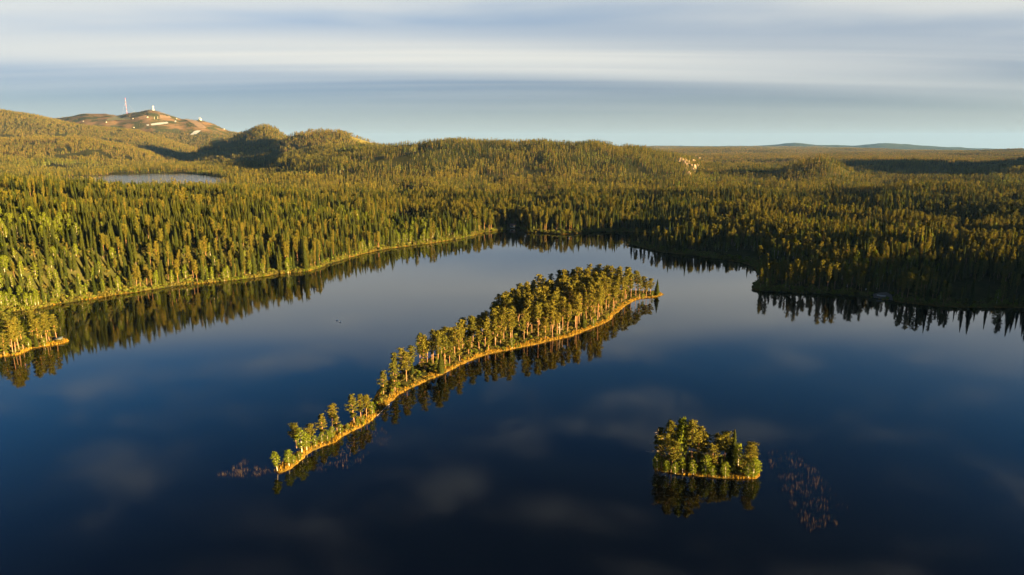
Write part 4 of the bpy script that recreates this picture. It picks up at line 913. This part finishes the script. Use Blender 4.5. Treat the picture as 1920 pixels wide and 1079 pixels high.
def dead_tree(bx, by, ty, lab, hz=0.8, seed=1):
    rg = np.random.default_rng(seed); b = on_plane(bx, by, hz); h = z_at(ty, b[1]) - hz; root = empty('dead_tree', (b[0], b[1], hz - 0.2)); tag(root, lab, 'dead tree')
    m = MB(); m.tube([(0, 0, 0), (0.1, 0.05, h * 0.5), (0, 0.1, h)], [0.2, 0.14, 0.03], 6); link('trunk', m.mesh('trunk', M_dead), root)
    for k in range(13):
        z = h * rg.uniform(0.3, 0.95); a = rg.uniform(0, 6.28); l = h * 0.34 * (1.25 - z / h) * rg.uniform(0.7, 1.2); e = np.array([l * math.cos(a), l * math.sin(a), z + rg.uniform(-0.1, 0.35) * l])
        m = MB(); m.tube([(0.05, 0.05, z), e * [0.5, 0.5, 1] + [0, 0, -0.05], e], [0.08, 0.06, 0.02], 4); link('branch', m.mesh('branch', M_dead), root)
dead_tree(631, 801, 774, 'bleached dead tree with bare branches near the long island\'s near tip', seed=1)
dead_tree(1049, 627, 604, 'bleached dead tree at the front edge of the long island\'s broad part', seed=2)
dead_tree(1231, 874, 802, 'grey dead snag poking out at the islet\'s left edge', 0.6, seed=3)
p0, p1 = on_plane(707, 780, 0.25), on_plane(730, 758, 0.4); m = MB(); m.tube([p0, p0 * 0.5 + p1 * 0.5 + [0, 0, 0.1], p1], [0.06, 0.1, 0.15], 7)
tag(link('fallen_log', m.mesh('fallen_log', M_dead)), 'pale fallen log lying along the long island\'s water edge', 'log')
def rocks():
    rg = np.random.default_rng(77); spots = [(1279, 298), (1284, 303), (1281, 309), (1290, 307), (1296, 312), (1288, 314), (1300, 306), (1294, 319), (1302, 317), (1286, 320), (1311, 300), (1306, 296), (1276, 304), (1292, 300), (1298, 322), (1284, 326), (1304, 311), (1290, 329)]
    lat, lon = 7, 11
    for i, (px, py) in enumerate(spots):
        p = pick(px, py, 1400); sx, sy, sz = rg.uniform(4, 11), rg.uniform(4, 8), rg.uniform(6, 13); V = []
        for a in range(lat + 1):
            for b in range(lon):
                th, ph = math.pi * a / lat, 2 * math.pi * b / lon; d = np.array([math.sin(th) * math.cos(ph), math.sin(th) * math.sin(ph), math.cos(th)])
                d = np.sign(d) * np.abs(d) ** 0.75; V.append(d * [sx, sy, sz] * (1 + 0.25 * (fbm(np.array([a * 0.9 + i * 7.0]), np.array([b % lon * 0.8]), 5)[0] - 0.5) * (0 < a < lat)))
        F = [t for a in range(lat) for b in range(lon) for t in ((a * lon + b, (a + 1) * lon + b, (a + 1) * lon + (b + 1) % lon), (a * lon + b, (a + 1) * lon + (b + 1) % lon, a * lon + (b + 1) % lon))]
        o = link('rock_outcrop', mk_mesh('rock_outcrop', np.array(V), np.array(F), [M_rock]), None, p); o.rotation_euler = (rg.uniform(-.3, .3), rg.uniform(-.3, .3), rg.uniform(0, 6))
        tag(o, 'sunlit bare rock, %s down the bluff at the middle hill\'s end' % ordinal(i + 1), 'rock', 'rocks of the bluff')
rocks()
# ------------------------------------------------------------------ haze
hb = MB(); hb.box((0, 16500, 145), (72000, 37400, 790))
hm, nt, N, L, o = new_mat('thin_haze'); pv = N.new('ShaderNodeVolumePrincipled'); L.new(pv.outputs[0], o.inputs['Volume'])
pv.inputs['Color'].default_value = (0.17, 0.37, 0.9, 1); pv.inputs['Density'].default_value = 1.5e-5; pv.inputs['Anisotropy'].default_value = 0.0
tag(link('haze', hb.mesh('haze', hm)), 'thin blue evening haze over the whole landscape', kind='stuff')
